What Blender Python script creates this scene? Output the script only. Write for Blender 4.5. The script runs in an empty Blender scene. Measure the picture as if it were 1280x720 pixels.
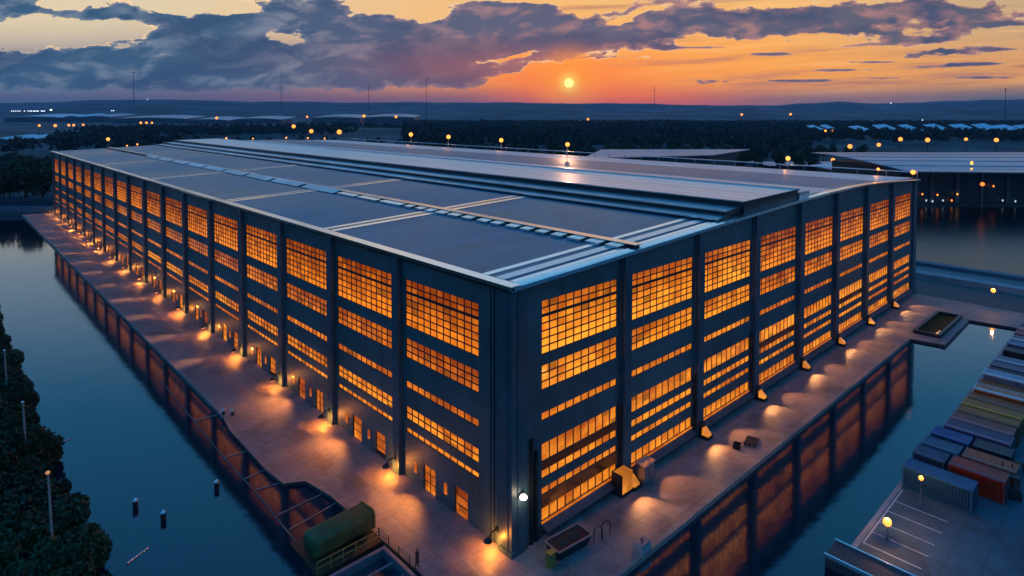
import bpy, bmesh, math, random
import numpy as np
from mathutils import Vector, Matrix
R = math.radians
random.seed(7); rng = np.random.default_rng(7)
sc = bpy.context.scene
COL = sc.collection

# ------------------------------------------------------------------ camera
FX, FY = math.cos(R(46.8)), math.sin(R(46.8))      # horizontal viewing direction
RX, RY = FY, -FX                                   # to its right
CX, CY, CZ = -54.2*FX, -54.2*FY, 39.0
FL = 787.0/1280.0
def fr(d, l, z=0.0):
    "world point d metres ahead of and l metres to the right of the viewpoint"
    return Vector((CX+d*FX+l*RX, CY+d*FY+l*RY, z))
cam = bpy.data.cameras.new('camera'); camo = bpy.data.objects.new('camera', cam); COL.objects.link(camo)
camo.location = (CX, CY, CZ)
camo.rotation_euler = (R(88.0), 0, math.atan2(FY, FX)-R(90))
cam.sensor_width = 36; cam.lens = 36*FL
cam.shift_y = -(360-(141+787*math.tan(R(2))))/1280.0
cam.clip_start = 0.5; cam.clip_end = 60000
sc.camera = camo

# ------------------------------------------------------------------ colour helpers
def lin(c): return tuple(((v/255)/12.92 if v/255 <= .04045 else ((v/255+.055)/1.055)**2.4) for v in c)

# ------------------------------------------------------------------ node expression helper
class X:
    def __init__(s, nt, v): s.nt, s.v = nt, v
    def _m(s, op, b=None, c=None):
        n = s.nt.nodes.new('ShaderNodeMath'); n.operation = op
        for i, q in enumerate((s, b, c)):
            if q is None: continue
            if isinstance(q, X): s.nt.links.new(q.v, n.inputs[i])
            else: n.inputs[i].default_value = q
        return X(s.nt, n.outputs[0])
    def __add__(s, o): return s._m('ADD', o)
    __radd__ = __add__
    def __sub__(s, o): return s._m('SUBTRACT', o)
    def __rsub__(s, o): return (s*-1)+o
    def __mul__(s, o): return s._m('MULTIPLY', o)
    __rmul__ = __mul__
    def __truediv__(s, o): return s._m('DIVIDE', o)
    def mx(s, o): return s._m('MAXIMUM', o)
    def mn(s, o): return s._m('MINIMUM', o)
    def exp(s): return s._m('EXPONENT')
    def floor(s): return s._m('FLOOR')
    def frac(s): return s._m('FRACT')
    def abs(s): return s._m('ABSOLUTE')
    def sin(s): return s._m('SINE')
    def lt(s, o): return s._m('LESS_THAN', o)
    def gt(s, o): return s._m('GREATER_THAN', o)
    def step(s, a, b):      # smoothstep a..b -> 0..1
        n = s.nt.nodes.new('ShaderNodeMapRange'); n.interpolation_type = 'SMOOTHSTEP'
        s.nt.links.new(s.v, n.inputs[0]); n.inputs[1].default_value = a; n.inputs[2].default_value = b
        return X(s.nt, n.outputs[0])
def comb(nt, *a):
    n = nt.nodes.new('ShaderNodeCombineXYZ')
    for i, q in enumerate(a):
        if isinstance(q, X): nt.links.new(q.v, n.inputs[i])
        else: n.inputs[i].default_value = q
    return n.outputs[0]
def noise(nt, vec, scale, detail=4, rough=.5, dist=0.0):
    n = nt.nodes.new('ShaderNodeTexNoise')
    n.inputs['Scale'].default_value = scale; n.inputs['Detail'].default_value = detail
    n.inputs['Roughness'].default_value = rough; n.inputs['Distortion'].default_value = dist
    if vec is not None: nt.links.new(vec, n.inputs['Vector'])
    return X(nt, n.outputs['Fac'])
def white(nt, vec):
    n = nt.nodes.new('ShaderNodeTexWhiteNoise'); nt.links.new(vec, n.inputs['Vector']); return X(nt, n.outputs['Value'])
def mixc(nt, f, a, b):
    n = nt.nodes.new('ShaderNodeMix'); n.data_type = 'RGBA'; n.clamp_factor = True
    for k, q in ((0, f), (6, a), (7, b)):
        if isinstance(q, X): nt.links.new(q.v, n.inputs[k])
        elif isinstance(q, (int, float)): n.inputs[k].default_value = q
        elif isinstance(q, tuple): n.inputs[k].default_value = (*q[:3], 1)
        else: nt.links.new(q, n.inputs[k])
    return n.outputs[2]
def scalec(nt, c, f):
    n = nt.nodes.new('ShaderNodeVectorMath'); n.operation = 'SCALE'
    if isinstance(c, tuple): n.inputs[0].default_value = c[:3]
    else: nt.links.new(c, n.inputs[0])
    if isinstance(f, X): nt.links.new(f.v, n.inputs[3])
    else: n.inputs[3].default_value = f
    return n.outputs[0]
def addc(nt, a, b):
    n = nt.nodes.new('ShaderNodeVectorMath'); n.operation = 'ADD'
    nt.links.new(a, n.inputs[0]); nt.links.new(b, n.inputs[1]); return n.outputs[0]

# ------------------------------------------------------------------ world sky
SUN_AZ = math.atan2(FY, FX) - math.atan(71/787.0)
SUN_EL = math.atan(37/787.0)
def build_world():
    w = bpy.data.worlds.new('World'); sc.world = w; w.use_nodes = True
    nt = w.node_tree; nt.nodes.clear()
    out = nt.nodes.new('ShaderNodeOutputWorld'); bg = nt.nodes.new('ShaderNodeBackground'); bg.inputs[1].default_value = 0.1
    nt.links.new(bg.outputs[0], out.inputs[0])
    sky = nt.nodes.new('ShaderNodeTexSky'); sky.sky_type = 'NISHITA'; sky.sun_disc = False
    sky.sun_elevation = SUN_EL; sky.sun_rotation = R(90)-SUN_AZ; sky.air_density = 1.4; sky.dust_density = 2.5; sky.ozone_density = 2
    tc = nt.nodes.new('ShaderNodeTexCoord'); sp = nt.nodes.new('ShaderNodeSeparateXYZ'); nt.links.new(tc.outputs['Generated'], sp.inputs[0])
    dx, dy, dz = (X(nt, sp.outputs[i]) for i in range(3))
    f0 = dx*FX+dy*FY
    fwd = f0.mx(0.22)
    u = (dx*RX+dy*RY)/fwd                       # tangent of the azimuth from the sunset quarter
    v = dz/fwd                                  # tangent of the elevation
    def U(px): return (px-640)/787.0
    def Vv(py): return (141-py)/787.0
    wv = comb(nt, u*9.0, v*22.0, 9.3)
    uw = u+(noise(nt, wv, 1.0, 5, .6)-.5)*.16
    vw = v+(noise(nt, comb(nt, u*9.0, v*22.0, 2.1), 1.0, 6, .62)-.5)*.055
    def blob(cx, cy, rx, ry, amp, tilt=0.0, warp=False):
        uu, vv_ = (uw, vw) if warp else (u, v)
        a = (uu-U(cx)); b = (vv_-Vv(cy)) - a*tilt
        a = a*(787.0/rx); b = b*(787.0/ry)
        return ((a*a+b*b)*-1.0).exp()*amp
    # clear sky behind the clouds
    top = mixc(nt, u.step(-.7, .15), lin((218, 200, 166)), lin((238, 178, 104)))
    top = mixc(nt, u.step(.35, .8), top, lin((196, 164, 122)))
    mid = mixc(nt, u.step(-.45, .0), lin((128, 120, 140)), lin((250, 162, 66)))
    mid = mixc(nt, u.step(.35, .8), mid, lin((224, 156, 88)))
    low = mixc(nt, u.step(-.75, -.1), lin((84, 96, 128)), lin((136, 90, 106)))
    low = mixc(nt, u.step(-.1, .12), low, lin((236, 104, 48)))
    low = mixc(nt, u.step(.12, .5), low, lin((190, 128, 104)))
    low = mixc(nt, u.step(.5, .8), low, lin((92, 96, 110)))
    wob = noise(nt, comb(nt, u*3, v*14, 0.0), 1.0, 4, .55)
    vv = v+(wob-.5)*.03
    c = mixc(nt, vv.step(.012, .05), low, mid)
    c = mixc(nt, vv.step(.06, .16), c, top)
    sx = noise(nt, comb(nt, u*3.5, v*64-u*3, 6.0), 1.0, 5, .6)
    c = mixc(nt, sx.step(.48, .68)*u.step(-.1, .15)*.75*(1.0-v.step(.17, .2)), c, lin((168, 112, 104)))
    c = mixc(nt, sx.step(.48, .3)*u.step(-.1, .15)*.35*(1.0-v.step(.17, .2)), c, lin((255, 196, 120)))
    # thin pink strips low on the left
    st = noise(nt, comb(nt, u*2.2, v*70, 3.0), 1.0, 3, .5).step(.52, .72)*blob(300, 108, 330, 11, .8)
    c = mixc(nt, st, c, lin((214, 128, 130)))
    # high sky, blue
    high = mixc(nt, v.step(.2, .5), lin((164, 188, 206)), lin((62, 148, 204)))
    high = mixc(nt, v.step(.42, 1.1), high, lin((6, 94, 164)))
    c = mixc(nt, v.step(.165, .26), c, high)
    # sunset glow and the sun itself
    g = blob(711, 104, 170, 40, .7)
    c = mixc(nt, g, c, lin((255, 140, 52)))
    c = mixc(nt, blob(711, 106, 90, 30, .75), c, lin((255, 118, 38)))
    # clouds
    uv = comb(nt, u*7.0, v*20.0-u*2.0, 1.7)
    n1 = noise(nt, uv, 1.0, 9, .56, .5)
    n2 = noise(nt, comb(nt, u*20, v*44-u*5, 5.1), 1.0, 6, .55, .3)
    d = (n1-.5)*1.7+(n2-.5)*.75+(noise(nt, comb(nt, u*62, v*120-u*10, 7.7), 1.0, 5, .6)-.5)*.32-.4+u.step(.15, -.25)*.12
    for b in [(120, 92, 420, 26, .95), (330, 44, 260, 46, .8), (600, 50, 250, 40, .9), (470, 84, 150, 24, .5), (20, 8, 70, 14, .6), (190, 20, 120, 10, .35),
              (40, 47, 130, 15, -1.7, .06), (110, 4, 50, 8, -1.1), (262, 7, 65, 9, -1.2), (352, 46, 30, 9, -1.3, -.1), (488, 12, 52, 15, -1.3), (725, 6, 32, 10, -1.3), (785, 20, 45, 6, -.9, .2),
              (215, 68, 30, 5, -.5), (640, 74, 60, 5, -.7, .25), (640, 2, 60, 5, -.5),
              (770, 30, 120, 18, .5, .15), (930, 28, 120, 13, .85, .06), (1075, 16, 90, 10, .8, .12), (1200, 12, 75, 7, .8), (850, 50, 90, 6, .35, .12),
              (890, 99, 42, 5, .95), (1170, 66, 62, 5, .95, .05), (1140, 50, 34, 3, .8), (1000, 101, 60, 2.4, .8), (800, 72, 30, 3, .5), (1270, 62, 50, 2.5, .5), (1000, 52, 40, 3, .4), (770, 90, 30, 2.5, .4), (400, 14, 55, 16, .6), (960, 24, 190, 20, .42), (1180, 30, 120, 12, .5, .08), (1060, 58, 90, 4, .55, .06), (900, 74, 60, 3, .6), (1150, 84, 70, 3, .6, .04), (1040, 88, 60, 2.4, .6), (860, 92, 50, 3, .5), (640, 14, 90, 10, .4), (165, 14, 26, 12, .7), (20, 78, 60, 8, .5), (1010, 40, 70, 4.2, .8), (880, 60, 55, 3.2, .8), (965, 68, 40, 2.6, .7), (1090, 78, 50, 2.2, .7), (1235, 97, 48, 3.2, .85), (840, 44, 50, 4.5, .7), (1110, 98, 40, 2.2, .7), (1235, 80, 36, 2.4, .7), (1250, 30, 40, 4.5, .6), (935, 88, 40, 2, .6),
              (980, 80, 230, 22, -.3), (780, 88, 140, 16, -.7), (715, 104, 75, 13, -1.0), (1090, 30, 150, 14, .3)]:
        d = d+blob(*(b if len(b) == 6 else (*b, 0.0)), warp=b[3] > 4)
    d = d-v.step(.2, .34)*.35
    d = d-(1.0-v.step(.016, .05))*.35
    cm = d.step(-.02, .1)
    inner = d.step(.02, .5)
    ccol = mixc(nt, u.step(-.6, .05), lin((56, 88, 118)), lin((84, 90, 116)))
    ccol = mixc(nt, u.step(.1, .6), ccol, lin((92, 92, 108)))
    lit = mixc(nt, u.step(-.5, .1), lin((126, 140, 158)), lin((190, 134, 124)))
    n3 = noise(nt, comb(nt, u*12, v*30-u*2, 8.0), 1.0, 7, .6, .4)
    ccol = mixc(nt, n3.step(.46, .64)*.6, ccol, lit)
    ccol = mixc(nt, noise(nt, comb(nt, u*5, v*16, 4.0), 1.0, 5, .5).step(.46, .6)*.6, ccol, lin((46, 70, 104)))
    ccol = mixc(nt, (inner*-1.1+.7).mx(0.0)*.8, ccol, lit)
    ccol = mixc(nt, blob(690, 84, 200, 24, .55), ccol, lin((182, 96, 80)))
    ccol = mixc(nt, v.step(.2, .5), ccol, lin((112, 156, 192)))
    c = mixc(nt, cm, c, ccol)
    # bright rims where the sun shines through the thin edges
    rim = d.step(-.05, .03)*(1.0-d.step(.03, .13))*(1.0-v.step(.2, .3))*v.step(.035, .08)*(1.0-(u.step(.15, .4)*.6))
    c = mixc(nt, rim*n2.step(.35, .65)*.9, c, lin((255, 214, 160)))
    # low mauve veil near the horizon
    veil = mixc(nt, u.step(-.8, -.2), lin((74, 96, 124)), lin((118, 88, 108)))
    veil = mixc(nt, u.step(-.1, .1), veil, lin((244, 100, 44)))
    veil = mixc(nt, u.step(.15, .5), veil, lin((128, 106, 112)))
    veil = mixc(nt, u.step(.6, .78), veil, lin((86, 98, 108)))
    c = mixc(nt, (1.0-v.step(.012, .055))*.8, c, veil)
    # behind the viewer: plain blue dusk
    back = mixc(nt, dz.step(0, .7), lin((74, 134, 182)), lin((28, 108, 172)))
    c = mixc(nt, f0.step(.45, -.1), c, back) if False else mixc(nt, 1.0-f0.step(-.1, .45)*1.0, c, back)
    # sun
    sv = nt.nodes.new('ShaderNodeVectorMath'); sv.operation = 'DOT_PRODUCT'
    nt.links.new(tc.outputs['Generated'], sv.inputs[0])
    sv.inputs[1].default_value = (math.cos(SUN_EL)*math.cos(SUN_AZ), math.cos(SUN_EL)*math.sin(SUN_AZ), math.sin(SUN_EL))
    dt = X(nt, sv.outputs['Value'])
    ang = (2.0-dt*2.0).mx(0.0)._m('SQRT')
    c = mixc(nt, (1.0-ang.step(.0, .075)), c, lin((255, 150, 40)))
    c = mixc(nt, 1.0-ang.step(.002, .024), c, lin((255, 205, 90)))
    c = scalec(nt, c, 11.5)
    c = addc(nt, c, scalec(nt, (1.2, .8, .28), (1.0-ang.step(.0055, .0085))*10.0))
    c = addc(nt, c, scalec(nt, sky.outputs[0], .02))
    nt.links.new(c, bg.inputs[0])
build_world()
sl = bpy.data.lights.new('sun', 'SUN'); sl.energy = 0.55; sl.angle = R(.6); sl.color = (1, .5, .27)
sl.energy = 0.08
so = bpy.data.objects.new('sun', sl); COL.objects.link(so)
so.rotation_euler = Vector((math.cos(SUN_EL)*math.cos(SUN_AZ), math.cos(SUN_EL)*math.sin(SUN_AZ), math.sin(SUN_EL))).to_track_quat('Z', 'Y').to_euler()

# ------------------------------------------------------------------ materials
MATS = {}
def mat(name, col, rough=.6, metal=0.0, var=.15, vscale=3.0, bump=0.0, bscale=20.0, emit=None, estr=0.0, spec=.5, stretch=(1, 1, 1), world=True, var2=None, ior=None, fn=None):
    if name in MATS: return MATS[name]
    m = bpy.data.materials.new(name); MATS[name] = m; m.use_nodes = True
    nt = m.node_tree; b = nt.nodes['Principled BSDF']
    b.inputs['Roughness'].default_value = rough; b.inputs['Metallic'].default_value = metal
    b.inputs['Specular IOR Level'].default_value = spec
    if ior: b.inputs['IOR'].default_value = ior
    if world:
        g = nt.nodes.new('ShaderNodeNewGeometry'); vec = g.outputs['Position']
    else:
        t = nt.nodes.new('ShaderNodeTexCoord'); vec = t.outputs['Object']
    mp = nt.nodes.new('ShaderNodeMapping'); mp.inputs['Scale'].default_value = stretch; nt.links.new(vec, mp.inputs[0]); vec = mp.outputs[0]
    c = tuple(col)
    if var:
        n = noise(nt, vec, vscale, 6, .6)
        dark = tuple(x*(1-var) for x in c); light = var2 or tuple(min(1, x*(1+var)) for x in c)
        n2 = noise(nt, vec, vscale*.13, 3, .5)
        cc = mixc(nt, (n*.5+n2*.5).step(.36, .64), dark, light)
        if fn: cc = fn(nt, vec, cc, b)
        nt.links.new(cc, b.inputs['Base Color'])
        rr = (n2-.5)*.25+rough; nt.links.new(rr.v, b.inputs['Roughness'])
    else: b.inputs['Base Color'].default_value = (*c, 1)
    if bump:
        bn = nt.nodes.new('ShaderNodeBump'); bn.inputs['Strength'].default_value = bump; bn.inputs['Distance'].default_value = .05
        hn = noise(nt, vec, bscale, 4, .6); nt.links.new(hn.v, bn.inputs['Height']); nt.links.new(bn.outputs[0], b.inputs['Normal'])
    if emit:
        b.inputs['Emission Color'].default_value = (*emit, 1); b.inputs['Emission Strength'].default_value = estr
    return m
M_wall = None
M_pil = mat('pilaster_steel', (.056, .108, .135), .42, .0, .2, .6, .1, 5)
M_plinth = mat('plinth_concrete', (.07, .085, .1), .7, 0, .3, 1.2)
M_frame = mat('window_frame', (.022, .026, .03), .5, 0, .1, 2)
M_gutter = mat('gutter_metal', (.95, .92, .9), .16, .95, .06, .7)
M_white = mat('white_metal', (.95, .92, .9), .14, .85, .06, .8)
M_dark = mat('dark_steel', (.025, .03, .036), .45, .3, .2, 2)
M_bulbw = mat('lamp_white', (1, .9, .8), .5, var=0, emit=(1, .82, .6), estr=9)
M_bulb = mat('lamp_orange', (1, .6, .2), .5, var=0, emit=(1, .29, .03), estr=2.7)
M_bulbf = mat('lamp_orange_far', (1, .6, .2), .5, var=0, emit=(1, .27, .025), estr=2.3)
M_bulby = mat('lamp_yellow_far', (1, .7, .2), .5, var=0, emit=(1, .5, .05), estr=1.8)
M_bulbc = mat('lamp_white_far', (1, 1, 1), .5, var=0, emit=(.75, .88, 1), estr=.8)

def seam(period, axis=1, depth=.25):
    def fn(nt, vec, cc, b):
        sp = nt.nodes.new('ShaderNodeSeparateXYZ'); nt.links.new(vec, sp.inputs[0])
        f = (X(nt, sp.outputs[axis])*(1/period)).frac()
        l = f.lt(.06)
        k = white(nt, comb(nt, (X(nt, sp.outputs[axis])*(1/period)).floor(), (X(nt, sp.outputs[1-axis])*(1/12.)).floor(), 0.0))
        cc = scalec(nt, cc, k*.34+.83)
        return mixc(nt, l*depth, cc, (0.02, .02, .02))
    return fn
M_roof = mat('roof_membrane', (.025, .12, .2), .38, .0, .3, .25, .25, 3, spec=.75, fn=seam(3.0, 1, .6))
M_roof2 = mat('roof_sheet_pale', (1, .78, .74), .34, .9, .08, .3, .15, 3, spec=.8, stretch=(1, .08, 1), fn=seam(1.2, 0, .3))
M_roof3 = mat('roof_sheet_grey', (.7, .64, .66), .38, .85, .14, .3, .15, 3, spec=.8, fn=seam(2.0, 0, .25))
M_sky = mat('skylight_glazing', (.7, .73, .78), .2, .7, .1, .6)

M_vent = mat('vent_sheet', (.95, .85, .8), .2, .8, .2, 1.0)
def pave(nt, vec, cc, b):
    sp = nt.nodes.new('ShaderNodeSeparateXYZ'); nt.links.new(vec, sp.inputs[0])
    x, y = X(nt, sp.outputs[0]), X(nt, sp.outputs[1])
    j = ((x*(1/2.4)).frac().lt(.022)).mx((y*(1/2.4)).frac().lt(.022))
    k = white(nt, comb(nt, (x*(1/2.4)).floor(), (y*(1/2.4)).floor(), 0.0))
    cc = scalec(nt, cc, k*.16+.92)
    st = noise(nt, vec, .16, 6, .62, .8).step(.52, .66)
    cc = mixc(nt, st*.45, cc, (.07, .055, .05))
    r = (.62-st*.3); 
    return mixc(nt, j*.5, cc, (.03, .028, .026))
M_quay = mat('quay_paving', (.3, .235, .225), .6, 0, .18, 1.3, .3, 9, fn=pave)
M_bank = mat('bank_paving', (.095, .17, .2), .6, 0, .2, 1.0, .3, 9, fn=pave)
M_qwall = mat('quay_wall_stone', (.1, .09, .085), .8, 0, .3, 1.0, .4, 6)
M_kerb = mat('kerb_stone', (.3, .27, .26), .7, 0, .2, 1.5)
M_asph = mat('asphalt', (.045, .05, .058), .6, 0, .25, .8, .3, 15)
M_pale = mat('pale_concrete', (.3, .34, .38), .6, 0, .2, .7)
M_paint = mat('marking_paint', (.7, .72, .72), .6, 0, .2, 2)
M_soil = mat('soil', (.03, .034, .026), .9, 0, .4, .5, .5, 3)
def landfn(nt, vec, cc, b):
    n = noise(nt, vec, .0035, 5, .6).step(.42, .6)
    cc = mixc(nt, n, cc, (.12, .13, .13))
    return mixc(nt, noise(nt, vec, .0012, 4, .6).step(.5, .62)*.6, cc, (.02, .028, .02))
M_land = mat('far_land', (.035, .045, .034), .9, 0, .4, .02, fn=landfn)
M_leaf = mat('leaf_dark', (.035, .065, .022), .6, 0, .55, .6, world=True)
M_leaf2 = mat('leaf_olive', (.055, .075, .025), .6, 0, .5, .6, world=True)
M_forest = mat('forest_foliage', (.028, .04, .024), .8, 0, .5, .03)
M_bark = mat('bark', (.05, .04, .03), .9, 0, .3, 3)
M_yellow = mat('railing_yellow', (.45, .3, .06), .45, .2, .2, 2)
M_galv = mat('galvanised_steel', (.35, .37, .4), .35, .7, .15, 2)
M_pink = mat('roof_pink_far', (.42, .37, .4), .35, .1, .1, .05)
M_far = mat('far_roof_white', (.75, .8, .85), .4, 0, .15, .02)
M_farb = mat('far_roof_blue', (.22, .3, .4), .35, .2, .2, .03)
M_fwall = mat('far_wall', (.05, .06, .07), .6, 0, .25, .05)

def window_mat(name, lo, hi, strength, fall=-.095):
    m = bpy.data.materials.new(name); m.use_nodes = True; nt = m.node_tree; b = nt.nodes['Principled BSDF']
    b.inputs['Base Color'].default_value = (.02, .015, .01, 1); b.inputs['Roughness'].default_value = .12
    t = nt.nodes.new('ShaderNodeTexCoord'); oi = nt.nodes.new('ShaderNodeObjectInfo')
    ad = nt.nodes.new('ShaderNodeVectorMath'); ad.operation = 'ADD'
    rnd = X(nt, oi.outputs['Random'])
    nt.links.new(t.outputs['Object'], ad.inputs[0]); nt.links.new(comb(nt, rnd*57, rnd*91, rnd*33), ad.inputs[1])
    n = noise(nt, ad.outputs[0], .55, 4, .6, .6); n2 = noise(nt, ad.outputs[0], 2.6, 3, .6)
    sp = nt.nodes.new('ShaderNodeSeparateXYZ'); nt.links.new(t.outputs['Object'], sp.inputs[0])
    cell = white(nt, comb(nt, (X(nt, sp.outputs[0])*.843).floor(), (X(nt, sp.outputs[1])*.909+.5).floor(), (X(nt, sp.outputs[2])*1.4+.5).floor()+rnd*40))
    n0 = noise(nt, ad.outputs[0], .17, 3, .55)
    k = n*.45+n2*.2+(cell-.5)*.22+(n0-.5)*.6+(rnd-.5)*.16+.23
    # glow painted brighter towards each sill; no lamps hang behind the panes
    g = X(nt, sp.outputs[2])*fall
    k = (k+g).step(.18, .95)
    c = mixc(nt, k, lo, hi)
    nt.links.new(c, b.inputs['Emission Color']); nt.links.new(((k*.75+.5)*strength*(1.0-cell.gt(.955)*.6)*(cell.lt(.05)*.3+1.0)).v, b.inputs['Emission Strength'])
    return m
M_win = window_mat('lit_glass', (.5, .07, .003), (1.0, .26, .014), .95)
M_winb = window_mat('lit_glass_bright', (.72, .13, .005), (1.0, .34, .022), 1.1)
M_wind = window_mat('lit_glass_dim', (.46, .075, .004), (.95, .23, .012), 1.0)
M_band = window_mat('floor_edge_painted_light', (.06, .015, .003), (.3, .085, .012), .7)  # dim emission stands in for lamplight on the floor edges
M_winf = window_mat('lit_glass_far', (.5, .085, .005), (1, .25, .014), 1.15, 0.0)

# water
def water(name, deep, rough, ior, chop=1.0):
    m = bpy.data.materials.new(name); m.use_nodes = True; nt = m.node_tree; b = nt.nodes['Principled BSDF']
    b.inputs['Base Color'].default_value = (*deep, 1); b.inputs['Roughness'].default_value = rough; b.inputs['IOR'].default_value = ior
    g = nt.nodes.new('ShaderNodeNewGeometry')
    n = noise(nt, g.outputs['Position'], .9, 4, .55); n2 = noise(nt, g.outputs['Position'], .12, 3, .5)
    h = n*.35+n2*1.2
    bn = nt.nodes.new('ShaderNodeBump'); bn.inputs['Strength'].default_value = .5; bn.inputs['Distance'].default_value = .035*chop
    nt.links.new(h.v, bn.inputs['Height']); nt.links.new(bn.outputs[0], b.inputs['Normal'])
    return m
M_water = water('canal_water', (.0, .018, .036), .065, 1.95)

def panels(nt, vec, cc, b):
    g = nt.nodes.new('ShaderNodeNewGeometry'); sp = nt.nodes.new('ShaderNodeSeparateXYZ'); nt.links.new(g.outputs['Position'], sp.inputs[0])
    z = X(nt, sp.outputs[2]); xy = X(nt, sp.outputs[0])+X(nt, sp.outputs[1])
    l = (z*(1/1.2)).frac().lt(.03); k = white(nt, comb(nt, (z*(1/1.2)).floor(), (xy*(1/6.)).floor(), 0.0))
    cc = scalec(nt, cc, k*.22+.89)
    st = noise(nt, comb(nt, X(nt, sp.outputs[0])*2.2, X(nt, sp.outputs[1])*2.2, z*.12), 1.0, 5, .6).step(.55, .72)
    cc = mixc(nt, st*.35, cc, (.03, .04, .045))
    return mixc(nt, l*.35, cc, (.01, .014, .018))
M_wall = mat('wall_cladding', (.076, .13, .145), .5, .0, .22, .5, .15, 4, stretch=(1, 1, .25), fn=panels)
# ------------------------------------------------------------------ mesh builder
class MB:
    def __init__(s): s.v, s.f, s.m = [], [], []
    def quad(s, *p, mi=0):
        n = len(s.v); s.v += [tuple(q) for q in p]; s.f.append(tuple(range(n, n+len(p)))); s.m.append(mi)
    def hexa(s, b, t, mi=0):
        n = len(s.v); s.v += [tuple(q) for q in b]+[tuple(q) for q in t]; k = len(b)
        s.f.append(tuple(n+i for i in reversed(range(k)))); s.f.append(tuple(n+k+i for i in range(k)))
        for i in range(k):
            j = (i+1) % k; s.f.append((n+i, n+j, n+k+j, n+k+i))
        s.m += [mi]*(k+2)
    def box(s, x0, x1, y0, y1, z0, z1, mi=0):
        x0, x1 = sorted((x0, x1)); y0, y1 = sorted((y0, y1)); z0, z1 = sorted((z0, z1))
        s.hexa([(x0, y0, z0), (x1, y0, z0), (x1, y1, z0), (x0, y1, z0)], [(x0, y0, z1), (x1, y0, z1), (x1, y1, z1), (x0, y1, z1)], mi)
    def prism(s, poly, z0, z1, mi=0):
        s.hexa([(p[0], p[1], z0) for p in poly], [(p[0], p[1], z1) for p in poly], mi)
    def tube(s, p0, p1, r0, r1=None, n=8, mi=0):
        r1 = r0 if r1 is None else r1
        p0, p1 = Vector(p0), Vector(p1); d = (p1-p0).normalized()
        a = d.orthogonal().normalized(); b = d.cross(a)
        s.hexa([p0+(a*math.cos(t)+b*math.sin(t))*r0 for t in [2*math.pi*i/n for i in range(n)]],
               [p1+(a*math.cos(t)+b*math.sin(t))*r1 for t in [2*math.pi*i/n for i in range(n)]], mi)
    def ball(s, c, r, n=8, m=6, sx=1, sy=1, sz=1, mi=0):
        prof = [(r*math.sin(math.pi*i/m), -r*math.cos(math.pi*i/m)) for i in range(m+1)]
        s.lathe(c, [(max(a, 1e-4), z*sz) for a, z in prof], n, mi)
    def lathe(s, c, prof, n=12, mi=0):
        b = len(s.v)
        for r, z in prof:
            for i in range(n):
                t = 2*math.pi*i/n; s.v.append((c[0]+r*math.cos(t), c[1]+r*math.sin(t), c[2]+z))
        for k in range(len(prof)-1):
            for i in range(n):
                j = (i+1) % n; s.f.append((b+k*n+i, b+k*n+j, b+(k+1)*n+j, b+(k+1)*n+i)); s.m.append(mi)
        s.f.append(tuple(b+i for i in reversed(range(n)))); s.m.append(mi)
        e = b+(len(prof)-1)*n; s.f.append(tuple(e+i for i in range(n))); s.m.append(mi)
    def build(s, name, mats, parent=None, loc=(0, 0, 0), rz=0.0, smooth=False):
        me = bpy.data.meshes.new(name); me.from_pydata(s.v, [], s.f)
        for m in (mats if isinstance(mats, (list, tuple)) else [mats]): me.materials.append(m)
        me.polygons.foreach_set('material_index', s.m)
        if smooth: me.polygons.foreach_set('use_smooth', [True]*len(s.f))
        me.update()
        bm = bmesh.new(); bm.from_mesh(me); bmesh.ops.recalc_face_normals(bm, faces=bm.faces); bm.to_mesh(me); bm.free()
        o = bpy.data.objects.new(name, me); COL.objects.link(o); o.parent = parent; o.location = loc; o.rotation_euler = (0, 0, rz)
        return o
def tag(o, label=None, cat=None, group=None, kind=None):
    if label: o['label'] = label
    if cat: o['category'] = cat
    if group: o['group'] = group
    if kind: o['kind'] = kind
    return o
def thing(name, loc, label, cat, group=None, rz=0.0):
    o = bpy.data.objects.new(name, None); COL.objects.link(o); o.location = loc; o.rotation_euler = (0, 0, rz); o.empty_display_size = .3
    return tag(o, label, cat, group)
def kids(o):
    return [c for c in bpy.data.objects if c.parent is o]
KID = {}
def copy_tree(o, loc, label, rz=0.0, scale=None, group=None):
    "a thing, its parts and their sub-parts"
    if o.name not in KID:
        KID[o.name] = [(c, kids(c)) for c in kids(o)]
    r = o.copy(); COL.objects.link(r); r.location = loc; r.rotation_euler = (0, 0, rz)
    if label: r['label'] = label
    if group: r['group'] = group
    if scale: r.scale = scale if isinstance(scale, tuple) else (scale,)*3
    for c, gs in KID[o.name]:
        d = c.copy(); COL.objects.link(d); d.parent = r
        for g in gs:
            e = g.copy(); COL.objects.link(e); e.parent = d
    return r
ORD = ['first', 'second', 'third', 'fourth', 'fifth', 'sixth', 'seventh', 'eighth', 'ninth', 'tenth', 'eleventh', 'twelfth', 'thirteenth', 'fourteenth', 'fifteenth', 'sixteenth', 'seventeenth', 'eighteenth', 'nineteenth', 'twentieth', 'twenty-first', 'twenty-second', 'twenty-third', 'twenty-fourth']
def point(name, loc, power, color=(1, .5, .14), r=.15, parent=None):
    l = bpy.data.lights.new(name, 'POINT'); l.energy = power; l.color = color; l.shadow_soft_size = r
    o = bpy.data.objects.new(name, l); COL.objects.link(o); o.location = loc; o.parent = parent; return o
def spot(name, loc, target, power, angle, color=(1, .5, .14), r=.12, parent=None, blend=.6):
    l = bpy.data.lights.new(name, 'SPOT'); l.energy = power; l.color = color; l.shadow_soft_size = r; l.spot_size = R(angle); l.spot_blend = blend
    o = bpy.data.objects.new(name, l); COL.objects.link(o); o.location = loc; o.parent = parent
    o.rotation_euler = (Vector(target)-Vector(loc)).to_track_quat('-Z', 'Y').to_euler(); return o

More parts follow.
